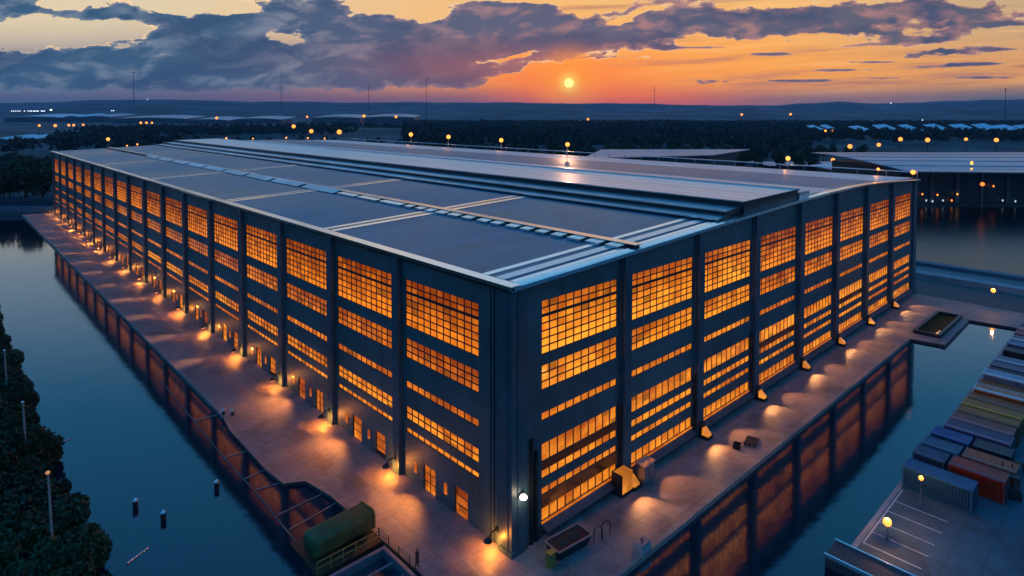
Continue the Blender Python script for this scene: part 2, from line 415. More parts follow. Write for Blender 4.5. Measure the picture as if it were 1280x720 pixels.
# ------------------------------------------------------------------ the ground, the water
WZ = -0.38
def slab(name, poly, m_top, z1=0.0, z0=-3.2):
    b = MB(); b.prism(poly, z0, z1)
    o = b.build(name, [m_top, M_qwall])
    for p in o.data.polygons:
        if abs(p.normal.z) < .5: p.material_index = 1
    return tag(o, kind='structure')
A = fr(240, -173); B_ = fr(240, -900); C_ = fr(263, -900); D_ = fr(263, -160)
slab('quay', [(-9.7, 262), (-9.7, 44), (-10.3, 40), (-10.5, 28), (-10.2, 24.3), (-8.3, 23.2), (-7.6, 19), (-7.3, 12), (-7.0, -8.0), (20, -8.0), (86.6, -8.3), (87.4, -13.1), (106, -12.9), (107, -19.9), (107, -140), (151.5, -140), (151.5, 262)], M_quay)
slab('far_bank', [(A.x, A.y), (B_.x, B_.y), (C_.x, C_.y), (D_.x, D_.y)], M_asph, z1=-.02)
slab('bank', [(22.2, -20.1), (22.2, -160), (106.9, -160), (106.9, -20.1)], M_bank, z1=-.01)
slab('shore', [(-27.6, -120), (-27.2, 20), (-27.8, 60), (-27.0, 110), (-28, 160), (-28, 290), (-420, 290), (-420, -120)], M_soil, z1=-.1)
b = MB(); b.quad((-500, -300, WZ), (151.2, -300, WZ), (151.2, 420, WZ), (-500, 420, WZ)); tag(b.build('water', M_water), kind='structure')
b = MB(); b.quad((151.2, -300, WZ), (700, -300, WZ), (700, 420, WZ), (151.2, 420, WZ)); tag(b.build('water', water('basin_water', (.0, .004, .006), .24, 1.2, 3.0)), kind='structure')  # darker, duller water than the canal's, standing in for dark reflections
b = MB(); b.quad((-9000, -9000, -3.4), (9000, -9000, -3.4), (9000, 9000, -3.4), (-9000, 9000, -3.4)); tag(b.build('canal_bed', M_soil), kind='structure')

# far terrain with low hills; skyline heights follow the ridge in the photograph
SKY = [(-900, 134), (-300, 131), (0, 128.5), (70, 127.5), (130, 125), (190, 124), (250, 125.5), (330, 127), (440, 128), (600, 128), (700, 129), (800, 129.5), (910, 132), (960, 131.5), (1010, 129), (1050, 127.5), (1090, 129), (1150, 128), (1200, 126), (1240, 124.5), (1280, 124), (1600, 127), (2300, 134)]
SK2 = [(-900, 141), (0, 137), (90, 134), (200, 131), (330, 136), (480, 139), (560, 134), (640, 133), (720, 136), (760, 140), (800, 142), (850, 138), (900, 134), (960, 138), (1020, 141), (1120, 139), (1200, 135), (1280, 132), (1700, 138), (2300, 141)]
def interp(tab, x):
    for (a, ya), (b, yb) in zip(tab, tab[1:]):
        if a <= x <= b:
            t = (x-a)/(b-a); t = t*t*(3-2*t); return ya+(yb-ya)*t
    return tab[-1][1] if x > tab[-1][0] else tab[0][1]
Ds = [262, 300, 360, 450, 560, 700, 900, 1150, 1450, 1850, 2300, 2700, 3100, 3500, 3900, 4200, 4500, 4800, 5200, 5700, 6200, 6600, 7000, 7300, 7700, 8200]
Ts = [(-1.6+3.2*i/240) for i in range(241)]
v = []; f = []
for D in Ds:
    for t in Ts:
        px = 640+787*t
        h1 = CZ-(interp(SK2, px)-141)/787*4500
        h2 = CZ-(interp(SKY, px)-141)/787*7000
        wob = (math.sin(t*37+D*.002)+math.sin(t*83+1.3+D*.001)*.6+math.sin(t*171)*.4)*3.2
        def sm(a, b, x): x = max(0, min(1, (x-a)/(b-a))); return x*x*(3-2*x)
        z = -.15+h1*sm(2900, 4500, D)*(1-sm(4500, 6000, D)*.7)
        z = max(z, -.15+(h2+wob)*sm(5000, 7000, D))
        if D > 7000: z *= 1-sm(7000, 8600, D)*.6
        p = fr(D, D*t, z); v.append(tuple(p))
n = len(Ts)
for i in range(len(Ds)-1):
    for j in range(n-1): f.append((i*n+j, i*n+j+1, (i+1)*n+j+1, (i+1)*n+j))
k = len(v)
for t in Ts: v.append(tuple(fr(262, 262*t, -3.3)))
for j in range(n-1): f.append((j, k+j, k+j+1, j+1))
me = bpy.data.meshes.new('terrain'); me.from_pydata(v, [], f); me.materials.append(M_land); me.polygons.foreach_set('use_smooth', [True]*len(f))
o = bpy.data.objects.new('terrain', me); COL.objects.link(o); tag(o, kind='structure')

# quay edging: coping stones along the water
b = MB()
def strip(p, q, w, z0, z1):
    p, q = Vector((*p, 0)), Vector((*q, 0)); d = (q-p).normalized(); nn = Vector((-d.y, d.x, 0))*w
    b.hexa([(p.x, p.y, z0), (q.x, q.y, z0), (q.x+nn.x, q.y+nn.y, z0), (p.x+nn.x, p.y+nn.y, z0)], [(p.x, p.y, z1), (q.x, q.y, z1), (q.x+nn.x, q.y+nn.y, z1), (p.x+nn.x, p.y+nn.y, z1)])
strip((-9.74, 262), (-9.74, 44), .5, -.4, .1)
strip((-7.04, -8.04), (86.5, -8.34), .5, -.4, .1); strip((87.4, -13.14), (106, -12.94), .5, -.4, .1)
tag(b.build('kerb', M_kerb), kind='structure')
b = MB(); strip((106.9, -20.06), (22.2, -20.06), .4, -.4, .1)
tag(b.build('kerb', M_pale), kind='structure')
# parking bay lines on the narrow bank
b = MB()
for x in (24.4, 26.6, 28.7, 31.1, 33.4): b.box(x-.06, x+.06, -25.2, -20.6, -.0095, -.004)
b.box(24.3, 36.0, -20.72, -20.56, -.0095, -.003)
tag(b.build('road_markings', M_paint), kind='structure')
b = MB(); b.box(118.5, 133.5, -140, 30, .002, .006); tag(b.build('road', M_asph), kind='structure')
# service road strip line next to the facade
b = MB(); b.box(-3.55, -3.42, -6, 258, .002, .012); b.box(-3.55, -3.42, -6, 258, .002, .012) if False else None
tag(b.build('drain_channel', M_kerb), kind='structure')

# low walls between the quay and the back basin
o = MB(); o.box(135.2, 138.0, -140, 30, 0, .9); tag(o.build('boundary_wall', M_pale), 'long pale concrete wall beyond the dark road behind the quay', 'wall')
o = MB(); o.box(148.2, 150.8, -140, 40, 0, .8); tag(o.build('boundary_wall', mat('bluish_concrete', (.1, .16, .21), .6)), 'long dark blue wall along the edge of the back basin', 'wall')
o = MB(); q = [fr(246, -172.5), fr(246, -420), fr(248, -420), fr(248, -172)]; o.prism([(p.x, p.y) for p in q], 0, 2.2)
tag(o.build('boundary_wall', mat('bluish_concrete', (.1, .16, .21))), 'dark blue wall along the far end of the wide canal', 'wall')
o = MB(); q = [fr(255, -163), fr(255, -420), fr(258, -420), fr(258, -160)]; o.prism([(p.x, p.y) for p in q], 0, 4.2)
tag(o.build('retaining_wall', mat('navy_wall', (.03, .05, .075), .6)), 'taller navy wall just behind the low wall at the end of the wide canal', 'wall')

# ------------------------------------------------------------------ warehouse
WX, LY = 120.6, 260.0
PROF = [(0, 24.0), (10, 24.33), (20, 24.7), (30, 25.05), (40, 25.4), (50, 25.7), (60, 25.95), (70, 26.1), (80, 26.1), (90, 25.9), (100, 25.5), (110, 24.95), (WX, 24.3)]
def zr(x):
    for (a, za), (b_, zb) in zip(PROF, PROF[1:]):
        if a <= x <= b_: return za+(zb-za)*(x-a)/(b_-a)
    return PROF[0][1] if x < 0 else PROF[-1][1]
wh = thing('warehouse', (0, 0, 0), 'huge dark blue industrial hall with rows of glowing orange windows on the quay', 'warehouse')
FACE = {'L': lambda s, o_, z: (-o_, s, z), 'R': lambda s, o_, z: (s, -o_, z)}
def fbox(mb, fc, s0, s1, o0, o1, z0, z1, mi=0):
    g = FACE[fc]; (xa, ya, _), (xb, yb, _) = g(s0, o0, 0), g(s1, o1, 0); mb.box(xa, xb, ya, yb, z0, z1, mi)
PL = [17.8+15*k for k in range(17)]; PR = [16.1+14.65*k for k in range(8)]
ROWS_L = [(16.4, 21.4, 7), (13.0, 15.1, 3), (9.75, 10.5, 1), (6.35, 7.75, 2), (4.9, 5.45, 1)]
ROWS_R = [(16.9, 21.9, 7), (13.6, 15.9, 3), (10.75, 11.5, 1), (6.9, 8.6, 1), (5.3, 6.1, 1), (3.75, 4.45, 1), (1.32, 2.55, 1)]
winmesh = {}
def window(fc, s0, s1, z0, z1, rows, cols, m, store):
    key = (fc, round(s1-s0, 2), z0, rows, cols, m.name)
    w, h = s1-s0, z1-z0
    if key not in winmesh:
        a = MB(); fbox(a, fc, -w/2, w/2, -.14, -.1, -h/2, h/2)
        c = MB()
        t = .075
        for i in range(cols+1):
            x = -w/2+w*i/cols; e = t*(1.3 if i in (0, cols) else .8)
            x0, x1 = max(-w/2, x-e), min(w/2, x+e)
            fbox(c, fc, x0, x1, -.1, -.045, -h/2, h/2)
        for i in range(rows+1):
            z = -h/2+h*i/rows; e = t*(1.9 if (i == 5 and rows == 7) else .8)
            fbox(c, fc, -w/2, w/2, -.098, -.05, max(-h/2, z-e), min(h/2, z+e))
        winmesh[key] = (a, c)
    a, c = winmesh[key]
    loc = FACE[fc]((s0+s1)/2, 0, (z0+z1)/2)
    store.append((key, loc, m))
wins = []
# --- side facing the wide canal
wall = MB(); doors = []
bays = [(1.6, PL[0])]+list(zip(PL, PL[1:]))
for bi, (a, c) in enumerate(bays):
    s0 = 4.5 if bi == 0 else a+1.35; s1 = c-1.25
    fbox(wall, 'L', a, s0, -.5, 0, 0, 23.9); fbox(wall, 'L', s1, c, -.5, 0, 0, 23.9)
    top = 23.9
    for (z0, z1, r) in ROWS_L:
        fbox(wall, 'L', s0, s1, -.5, 0, z1, top); top = z0
        m = M_win if z0 > 9 else M_winb
        if z0 > 9 and bi > 4: m = M_wind
        window('L', s0, s1, z0, z1, r, 11, m, wins)
    # ground floor with two lit doorways per bay
    ds = [(s0+1.6, s0+3.7), (s0+6.8, s0+8.9)]
    fbox(wall, 'L', s0, s1, -.5, 0, 2.75, top)
    x = s0
    for (d0, d1) in ds:
        fbox(wall, 'L', x, d0, -.5, 0, 0, 2.75); x = d1; doors.append((d0, d1))
    fbox(wall, 'L', x, s1, -.5, 0, 0, 2.75)
fbox(wall, 'L', PL[-1], LY, -.5, 0, 0, 23.9)
wall.build('wall', M_wall, wh)
# --- side facing the narrow canal
wall = MB()
bays = [(1.6, PR[0])]+list(zip(PR, PR[1:]))
def topblock(mb, s0, s1, z0):
    mb.hexa([(s0, 0, z0), (s1, 0, z0), (s1, .5, z0), (s0, .5, z0)], [(s0, 0, zr(s0)-.1), (s1, 0, zr(s1)-.1), (s1, .5, zr(s1)-.1), (s0, .5, zr(s0)-.1)])
for bi, (a, c) in enumerate(bays):
    s0 = 3.7 if bi == 0 else a+1.1; s1 = c-1.15
    fbox(wall, 'R', a, s0, -.5, 0, 0, 21.9); fbox(wall, 'R', s1, c, -.5, 0, 0, 21.9)
    topblock(wall, a, c, 21.9); top = 21.9
    for (z0, z1, r) in ROWS_R:
        if z1 < top: fbox(wall, 'R', s0, s1, -.5, 0, z1, top)
        top = z0
        m = M_winb if z0 < 9 or bi < 3 else M_win
        window('R', s0, s1, z0, z1, r, 10, m, wins)
    fbox(wall, 'R', s0, s1, -.5, 0, 0, top)
topblock(wall, PR[-1], WX, 0)
wall.build('wall', M_wall, wh)
wall = MB(); wall.box(WX-.5, WX, .5, LY, 0, 24.2); wall.build('wall', M_wall, wh)
wall = MB()
for (x0, z0), (x1, z1) in zip(PROF, PROF[1:]):
    wall.hexa([(x0, LY-.5, 0), (x1, LY-.5, 0), (x1, LY, 0), (x0, LY, 0)], [(x0, LY-.5, z0-.1), (x1, LY-.5, z1-.1), (x1, LY, z1-.1), (x0, LY, z0-.1)])
wall.build('wall', M_wall, wh)
# windows: the hundred that show largest are parts, the far rest one part
def scr(loc):
    d = (loc[0]-CX)*FX+(loc[1]-CY)*FY; return d
wins.sort(key=lambda w: scr(w[1])/math.sqrt(max(.5, winmesh[w[0]][0].v[4][2]-winmesh[w[0]][0].v[0][2])))
proto = {}
for key, loc, m in wins[:100]:
    a, c = winmesh[key]
    if key not in proto:
        p = a.build('window', m, wh, loc); q = c.build('window_frame', M_frame, p); proto[key] = (p, q)
    else:
        p0, q0 = proto[key]; p = p0.copy(); COL.objects.link(p); p.location = loc
        q = q0.copy(); COL.objects.link(q); q.parent = p
A_, B2 = MB(), MB()
for key, loc, m in wins[100:]:
    for src, dst in zip(winmesh[key], (A_, B2)):
        n = len(dst.v); dst.v += [(p[0]+loc[0], p[1]+loc[1], p[2]+loc[2]) for p in src.v]; dst.f += [tuple(n+i for i in fc) for fc in src.f]; dst.m += src.m
o = A_.build('window', M_winf, wh); o['kind'] = 'stuff'
o2 = B2.build('window_frame', M_frame, o); o2['kind'] = 'stuff'
# doors
for i, (d0, d1) in enumerate(doors):
    a = MB(); fbox(a, 'L', -1.05, 1.05, -.2, -.16, 0, 2.75)
    c = MB()
    for s in (-1.05, .93): fbox(c, 'L', s, s+.12, -.16, -.06, 0, 2.75)
    for z in (2.63, 1.85, .95): fbox(c, 'L', -.93, .93, -.155, -.1, z, z+.06)
    if i % 3 == 1: fbox(c, 'L', -.05, .05, -.157, -.11, 0, 2.63)
    if i % 4 == 2: fbox(c, 'L', -.93, .93, -.153, -.12, 0, .5)
    loc = FACE['L']((d0+d1)/2, 0, 0.01)
    p = a.build('door', M_winb if i % 5 else M_win, wh, loc); c.build('door_frame', M_frame, p)
# small lit slots beside the doors
for i in range(0, 16):
    d0, d1 = doors[i]
    a = MB(); fbox(a, 'L', -.22, .22, -.02, .06, -.55, .55); a.build('slot_light', M_win, wh, FACE['L'](d1+1.4, 0, 1.75))
# pilasters
for k, s in enumerate(PL):
    a = MB(); fbox(a, 'L', -.62, .62, 0.0, .55, 0, 23.75); fbox(a, 'L', .62, .82, 0, .28, 0, 23.7); a.build('pilaster', M_pil, wh, FACE['L'](s, 0, 0))
for k, s in enumerate(PR[:-1]):
    a = MB(); fbox(a, 'R', -.6, .6, 0.0, .6, 0, zr(s)-.25); fbox(a, 'R', -.85, -.6, 0, .25, 0, zr(s)-.3); a.build('pilaster', M_pil, wh, FACE['R'](s, 0, 0))
a = MB(); a.box(-.3, 1.6, -.3, 1.6, 0, 23.8); a.box(-.45, 1.2, -.45, 1.2, 0, .5); a.box(-.36, -.3, .2, .5, .5, 23.7); a.box(.4, .7, -.36, -.3, .5, 23.7); a.build('corner_column', M_pil, wh)
a = MB(); a.box(WX-1.9, WX+.3, -.35, 1.2, 0, 24.1); a.build('corner_column', M_pil, wh)
a = MB(); a.box(-.35, 1.2, LY-1.6, LY+.3, 0, 23.9); a.build('corner_column', M_pil, wh)
a = MB(); 
for s, e in zip([1.2]+[p+.62 for p in PR[:-1]], [p-.85 for p in PR[:-1]]+[WX-1.9]): fbox(a, 'R', s, e, 0, .12, 0, .75)
a.build('plinth', M_plinth, wh)
# slim panels joints on the corner wall
for s in (2.25, 2.75): 
    a = MB(); fbox(a, 'L', s, s+.07, 0, .06, 0, 23.7); a.build('downpipe', M_dark, wh)
for s, z1 in ((2.15, 9.5), (2.75, 8.2), (15.2, 8.6), (29.8, 7.5), (44.4, 8.9)):
    a = MB(); fbox(a, 'R', s, s+.26, 0, .3, 0, z1); fbox(a, 'R', s-.06, s+.32, 0, .36, z1, z1+.15); a.build('downpipe', M_dark, wh)
# sloped shelves under the lowest windows, catching the light of the panes
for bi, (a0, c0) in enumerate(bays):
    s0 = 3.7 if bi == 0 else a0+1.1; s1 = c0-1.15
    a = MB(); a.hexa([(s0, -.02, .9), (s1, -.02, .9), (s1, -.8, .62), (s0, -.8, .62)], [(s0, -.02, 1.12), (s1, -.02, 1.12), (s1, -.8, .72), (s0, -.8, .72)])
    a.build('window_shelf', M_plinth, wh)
    a = MB(); fbox(a, 'R', s0+.05, s1-.05, .01, .12, .86, 1.13) if False else a.box(s0+.05, s1-.05, -.09, -.005, 1.125, 1.32); a.build('sill_glow', M_winb, wh)  # emissive strip stands in for window light caught on the sill
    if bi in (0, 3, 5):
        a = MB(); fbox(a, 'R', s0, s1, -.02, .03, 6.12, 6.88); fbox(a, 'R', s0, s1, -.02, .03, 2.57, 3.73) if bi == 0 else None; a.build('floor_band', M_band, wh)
# roof
a = MB()
xs = [p[0] for p in PROF]; xs[0] = -.5; xs[-1] = WX+.5
for (x0, x1) in zip(xs, xs[1:]):
    z0, z1 = zr(max(0, x0)), zr(min(WX, x1))
    a.hexa([(x0, -.5, z0-.12), (x1, -.5, z1-.12), (x1, LY+.5, z1-.12), (x0, LY+.5, z0-.12)], [(x0, -.5, z0), (x1, -.5, z1), (x1, LY+.5, z1), (x0, LY+.5, z0)])
roof = a.build('roof', M_roof, wh)
for p in roof.data.polygons: p.use_smooth = False
a = MB(); a.box(-.8, -.5, -.85, LY+.5, 23.8, 24.1); a.box(-.9, .3, -.8, LY+.4, 24.1, 24.17); a.build('gutter', M_gutter, wh)
a = MB()
for (x0, x1) in zip(xs, xs[1:]):
    z0, z1 = zr(max(0, x0)), zr(min(WX, x1))
    if x0 < 0: x0 = -.85
    a.hexa([(x0, -.85, z0-.3), (x1, -.85, z1-.3), (x1, -.5, z1-.3), (x0, -.5, z0-.3)], [(x0, -.85, z0+.06), (x1, -.85, z1+.06), (x1, -.5, z1+.1), (x0, -.5, z0+.1)])
    a.hexa([(x0, -.5, z0), (x1, -.5, z1), (x1, .2, z1), (x0, .2, z0)], [(x0, -.5, z0+.1), (x1, -.5, z1+.1), (x1, .2, z1+.14), (x0, .2, z0+.14)])
a.build('gutter', M_gutter, wh)
a = MB(); a.box(WX+.5, WX+.8, -.8, LY+.4, 24.0, 24.5); a.build('gutter', M_gutter, wh)
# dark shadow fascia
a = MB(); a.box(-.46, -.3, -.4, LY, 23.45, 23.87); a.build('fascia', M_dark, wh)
# roof strips across the slope (rooflights between raised kerbs)
def xstrip(x0, x1, y, w, name='skylight', m=M_sky, h=.28):
    a = MB(); N = 6
    for i in range(N):
        xa, xb = x0+(x1-x0)*i/N, x0+(x1-x0)*(i+1)/N
        a.hexa([(xa, y, zr(xa)), (xb, y, zr(xb)), (xb, y+w, zr(xb)), (xa, y+w, zr(xa))], [(xa, y, zr(xa)+h), (xb, y, zr(xb)+h), (xb, y+w, zr(xb)+h), (xa, y+w, zr(xa)+h)])
    return a.build(name, m, wh)
for x0, x1 in ((.6, 16.6), (19.2, 35.5)):
    for y in (33.4, 69.5, 118.0, 172.0):
        xstrip(x0, x1, y, .95, 'roof_kerb', M_white, .07); xstrip(x0, x1, y+2.1, .8, 'roof_kerb', M_white, .07)
        xstrip(x0, x1, y+.95, 1.15, 'skylight', mat('skylight_dark', (.06, .08, .1), .2), .05)
    xstrip(x0, x1, 3.9, .8, 'roof_kerb', M_white, .07)
    xstrip(x0, x1, 1.7, 1.2, 'skylight', M_sky, .08); xstrip(x0, x1, .35, .6, 'roof_kerb', M_gutter, .1)
# lengthwise walkway with bright edge rail and a row of low glazed vents beside it
a = MB(); a.box(18.0, 18.35, -.3, LY-.6, 24.65, 24.98); a.build('roof_rail', M_dark, wh)
a = MB(); a.box(17.6, 18.8, -.35, LY-.5, 24.98, 25.05); a.build('roof_rail', mat('rail_copper', (1, .76, .64), .16, .9), wh)
a = MB(); a.box(16.9, 18.0, -.3, LY-.6, 24.62, 24.72); a.build('walkway', M_dark, wh)
y = 1.0
while y < 62:
    L_ = random.uniform(1.6, 2.2) if y < 40 else 6.0
    a = MB(); a.hexa([(16.3, y, 24.6), (17.7, y, 24.7), (17.7, y+L_, 24.7), (16.3, y+L_, 24.6)], [(16.3, y, 24.84), (17.7, y, 24.96), (17.7, y+L_, 24.96), (16.3, y+L_, 24.84)])
    a.build('roof_vent', M_vent, wh); y += L_+random.uniform(.7, 1.3)
while y < 190:
    a = MB(); a.hexa([(16.0, y, 24.6), (17.7, y, 24.7), (17.7, y+13, 24.7), (16.0, y+13, 24.6)], [(16.0, y, 24.72), (17.7, y, 25.2), (17.7, y+13, 25.2), (16.0, y+13, 24.72)])
    a.build('roof_vent', M_roof3, wh); y += 14.5
# raised monitor: three steps, the top one broad and pale
def mon(x0, x1, z0, z1, m, name, y0=-.2, edge=M_gutter):
    a = MB(); a.hexa([(x0, y0, 24.5), (x1, y0, 24.5), (x1, LY-.8, 24.5), (x0, LY-.8, 24.5)], [(x0, y0, z0), (x1, y0, z1), (x1, LY-.8, z1), (x0, LY-.8, z0)], 0)
    for i, p in enumerate(a.f):
        if i != 1: a.m[i] = 1
    o = a.build(name, [m, M_dark], wh)
    a = MB(); a.box(x0-.25, x0+.15, y0-.15, LY-.7, z0-.05, z0+.12); a.build('trim', edge, o)
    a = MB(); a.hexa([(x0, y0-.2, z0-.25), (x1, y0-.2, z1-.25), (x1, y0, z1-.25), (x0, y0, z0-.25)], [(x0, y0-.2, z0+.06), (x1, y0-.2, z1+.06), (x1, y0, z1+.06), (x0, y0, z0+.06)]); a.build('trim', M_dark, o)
    return o
mon(35.6, 38.6, 25.55, 25.75, M_roof3, 'roof_monitor', .2)
mon(38.6, 42.6, 26.25, 26.4, M_roof3, 'roof_monitor', .6)
mon(42.6, 59.5, 27.15, 27.35, M_roof2, 'roof_monitor', .2)
a = MB(); a.box(59.4, 59.9, 0, LY-.7, 27.35, 27.6); a.build('trim', M_white, wh)
a = MB(); a.box(59.9, 63.5, .0, LY-.8, 25.5, 26.9); a.build('roof_monitor', M_roof3, wh)
a = MB(); a.hexa([(63.5, .2, 25.5), (118.5, .2, 24.3), (118.5, LY-1, 24.3), (63.5, LY-1, 25.5)], [(63.5, .2, 26.4), (118.5, .2, 25.0), (118.5, LY-1, 25.0), (63.5, LY-1, 26.4)]); a.build('roof', M_roof3, wh)
# railing on the far roof edge
a = MB(); a.box(WX-.1, WX+.16, -.4, LY, 25.95, 26.15); r_ = a.build('railing', M_gutter, wh)
for i in range(44):
    y = -.3+i*6.0; a = MB(); a.box(WX-.06, WX+.12, y-.08, y+.08, 24.3, 25.95); a.build('railing_post', M_galv, wh)

# ------------------------------------------------------------------ lamps on the warehouse
def wall_lamp(fc):
    t = thing('wall_lamp', (0, 0, 0), '', 'lamp', 'floodlights at the foot of the canal facade' if fc == 'L' else 'lamps along the narrow quay facade')
    g = FACE[fc]
    a = MB(); a.tube(g(0, .0, 1.75), g(0, .75, 1.75), .06); a.tube(g(0, .75, 1.75), g(0, 1.05, 1.35), .06); fbox(a, fc, -.16, .16, 0, .08, 1.5, 2.0); a.build('arm', M_dark, t)
    a = MB(); c = g(0, 1.15, 1.15); a.lathe(c, [(.42, 0), (.36, .12), (.12, .34), (.05, .36)], 14); a.build('lamp_shade', M_dark, t)
    a = MB(); a.ball((c[0], c[1], c[2]-.02), .26, 12, 8, sz=.6); a.build('bulb', M_bulb, t, smooth=True)
    return t
wl = wall_lamp('L')
for k, s in enumerate([1.6]+[p+.1 for p in PL]):
    lab = f'wall lamp at the {ORD[k-1]} pilaster of the wide canal facade from the near corner' if k else 'wall lamp at the foot of the near corner of the canal facade'
    loc = FACE['L'](s, .3 if k == 0 else .55, 0)
    o = wl if k == 0 else copy_tree(wl, loc, lab)
    if k == 0: KID[wl.name] = [(c, []) for c in kids(wl)]; o.location = loc; o['label'] = lab
    x = loc[0]-1.15
    spot('lamp_glow', (x, loc[1], 1.05), (x-.25, loc[1], 0), 2900 if k < 8 else 3000, 165, (1, .31, .035), .12, blend=.5)
    point('lamp_glow', (x+.35, loc[1], .7), 300, (1, .3, .035), .1)
    # added spots without fittings, set off the lamps, widen the light on the paving
    if k > 3: spot('added_beam', (-.75, loc[1]+2.5, 3.3), (-9.0, loc[1]+3.2, 0), 3000, 30, (1, .42, .1), .08, blend=.5)
    else: spot('added_beam', (-.95, loc[1]-4.5, 2.6), (-5.5, loc[1]-5.5, 0), 2000, 110, (1, .34, .06), .1, blend=1)

# lit box brackets standing against the narrow quay facade
bk = thing('light_bracket', (0, 0, 0), '', 'lamp', 'lit boxes at the foot of the narrow quay pilasters')
a = MB(); a.hexa([(-.55, -.5, .35), (.55, -.5, .35), (.55, 0, .35), (-.55, 0, .35)], [(-.45, -.25, 2.1), (.45, -.25, 2.1), (.45, 0, 2.1), (-.45, 0, 2.1)]); a.build('housing', M_dark, bk)
a = MB(); a.hexa([(-.62, -1.35, .38), (.62, -1.35, .38), (.62, -.5, .38), (-.62, -.5, .38)], [(-.6, -1.3, .62), (.6, -1.3, .62), (.5, -.5, 1.45), (-.5, -.5, 1.45)]); a.build('lamp_panel', window_mat('bracket_glass', (.8, .22, .02), (1, .38, .04), 1.1), bk)
a = MB(); a.box(-.7, .7, -1.5, 0, .0, .35); a.box(-.7, -.62, -1.45, 0, .35, .5); a.box(.62, .7, -1.45, 0, .35, .5); a.build('base', M_dark, bk)
KID[bk.name] = [(c, []) for c in kids(bk)]
for k, s in enumerate(PR[:-1]):
    lab = f'glowing orange box at the {ORD[k]} narrow quay pilaster from the near corner'
    loc = (s, -.6, 0)
    if k == 0: loc = (s, -.6, 0)
    o = bk if k == 0 else copy_tree(bk, loc, lab)
    o.location = loc; o['label'] = lab; o.scale = (.85, .85, .85)
    spot('lamp_glow', (s-.2, -2.4, 1.2), (s-2.5, -6.0, 0), 800, 95, (1, .42, .12), .1, blend=.7)
    spot('added_beam', (s+5, -.8, 3.2), (s+3.0, -8.0, 0), 1100, 75, (1, .4, .12), .1, blend=.5)  # added spot with no fitting, makes the warm pool between brackets
# grey cabinet next to the first bracket
t = thing('cabinet', (17.9, -1.6, 0), 'pale grey metal cabinet beside the orange box nearest the corner', 'cabinet')
a = MB(); a.box(-.9, .9, -.5, .5, .15, 2.1); a.box(-.8, .8, -.42, .42, 0, .15); a.build('body', M_galv, t)
a = MB(); a.box(-.84, -.02, -.53, -.5, .25, 2.0); a.box(.02, .84, -.53, -.5, .25, 2.0); d = a.build('door', M_galv, t)
a = MB(); a.box(-.1, -.06, -.58, -.53, .9, 1.3); a.build('handle', M_dark, d)
a = MB(); a.box(-1, 1, -.6, .6, 2.1, 2.2); a.build('lid', M_white, t)
# lit orange cabinet face nearest the corner
t = thing('light_box', (14.6, -1.15, 0), 'open lit box with a glowing orange face beside the grey cabinet', 'light box')
a = MB(); a.box(-.95, .95, -.55, .8, .0, .3); a.box(-.95, -.87, -.55, .8, .3, 2.3); a.box(-.87, .95, .7, .8, .3, 2.3); a.build('housing', M_dark, t)
a = MB(); a.box(-.86, .9, -.5, .68, .32, 2.25); a.build('lamp_panel', MATS.get('bp') or window_mat('box_glass', (.9, .25, .02), (1, .36, .04), .9), t)
# corner lamp, whitish
t = thing('wall_lamp', (.75, -.36, 5.2), 'bright white lamp high on the near corner column of the hall', 'lamp')
a = MB(); a.box(-.3, .3, -.12, 0, -.12, .3); a.build('bracket', M_dark, t)
a = MB(); a.ball((0, -.3, 0), .34, 14, 8, sz=.62); a.build('bulb', M_bulbw, t, smooth=True)
point('lamp_glow', (.75, -1.1, 5.1), 60, (1, .7, .45), .2)

# roof edge lamps on short posts
rl = thing('roof_lamp', (0, 0, 0), '', 'lamp', 'lamps on the far roof edge of the hall')
a = MB(); a.tube((0, 0, 0), (0, 0, 2.4), .09, .06); a.box(-.15, .15, -.15, .15, 0, .1); a.build('post', M_galv, rl)
a = MB(); a.ball((0, 0, 2.75), .5, 12, 8); a.build('lamp_globe', M_bulb, rl, smooth=True)
KID[rl.name] = [(c, []) for c in kids(rl)]
def y_on_edge(px, x=WX):
    t = (px-640)/787.0; xx = x-CX   # lateral/depth = t
    # (RX*xx + RY*yy) = t*(FX*xx+FY*yy)
    yy = (RX*xx-t*FX*xx)/(t*FY-RY); return yy+CY
for k, px in enumerate([1143, 1100, 987, 711, 628, 562, 515]):
    y = max(-.3, y_on_edge(px)); s = .62 if k == 1 else (1.0+.004*y)
    lab = ['orange lamp on the roof corner at the end of the narrow quay facade', 'second orange roof edge lamp from that far roof corner', 'bright orange roof lamp near the end of the pale roof slab', 'roof edge lamp right under the setting sun', 'roof edge lamp just left of the one under the sun', 'second roof edge lamp left of the one under the sun', 'farthest lamp on the roof railing'][k]
    z0 = 24.6
    o = rl if k == 0 else copy_tree(rl, (WX-.6, y, z0), lab, 0, s)
    o.location = (WX-.6 if k else WX-.2, y, z0 if k else 23.3); o['label'] = lab
    point('lamp_glow', (WX-2.2, y, z0+1.8), 50, (1, .4, .1), .3)
# lamps peeping over the roof's far end
for k, (x, y, s) in enumerate([(18.2, LY-1, 1.3), (24.8, LY-1.2, .6), (28.6, LY-1, .7), (39.5, LY-1, .6), (43.2, LY-1, .8), (64.0, LY-2, .9), (76.0, LY-2, .7), (92.0, LY-2, .8), (103.0, LY-2, .8), (112., LY-2, .8)]):
    lab = f'{ORD[k]} small lamp on the far roof end counted from the wide canal'
    copy_tree(rl, (x, y, zr(x)+.1-(1.2 if s < 1 else 0)), lab, 0, s, 'lamps along the far end of the hall roof')

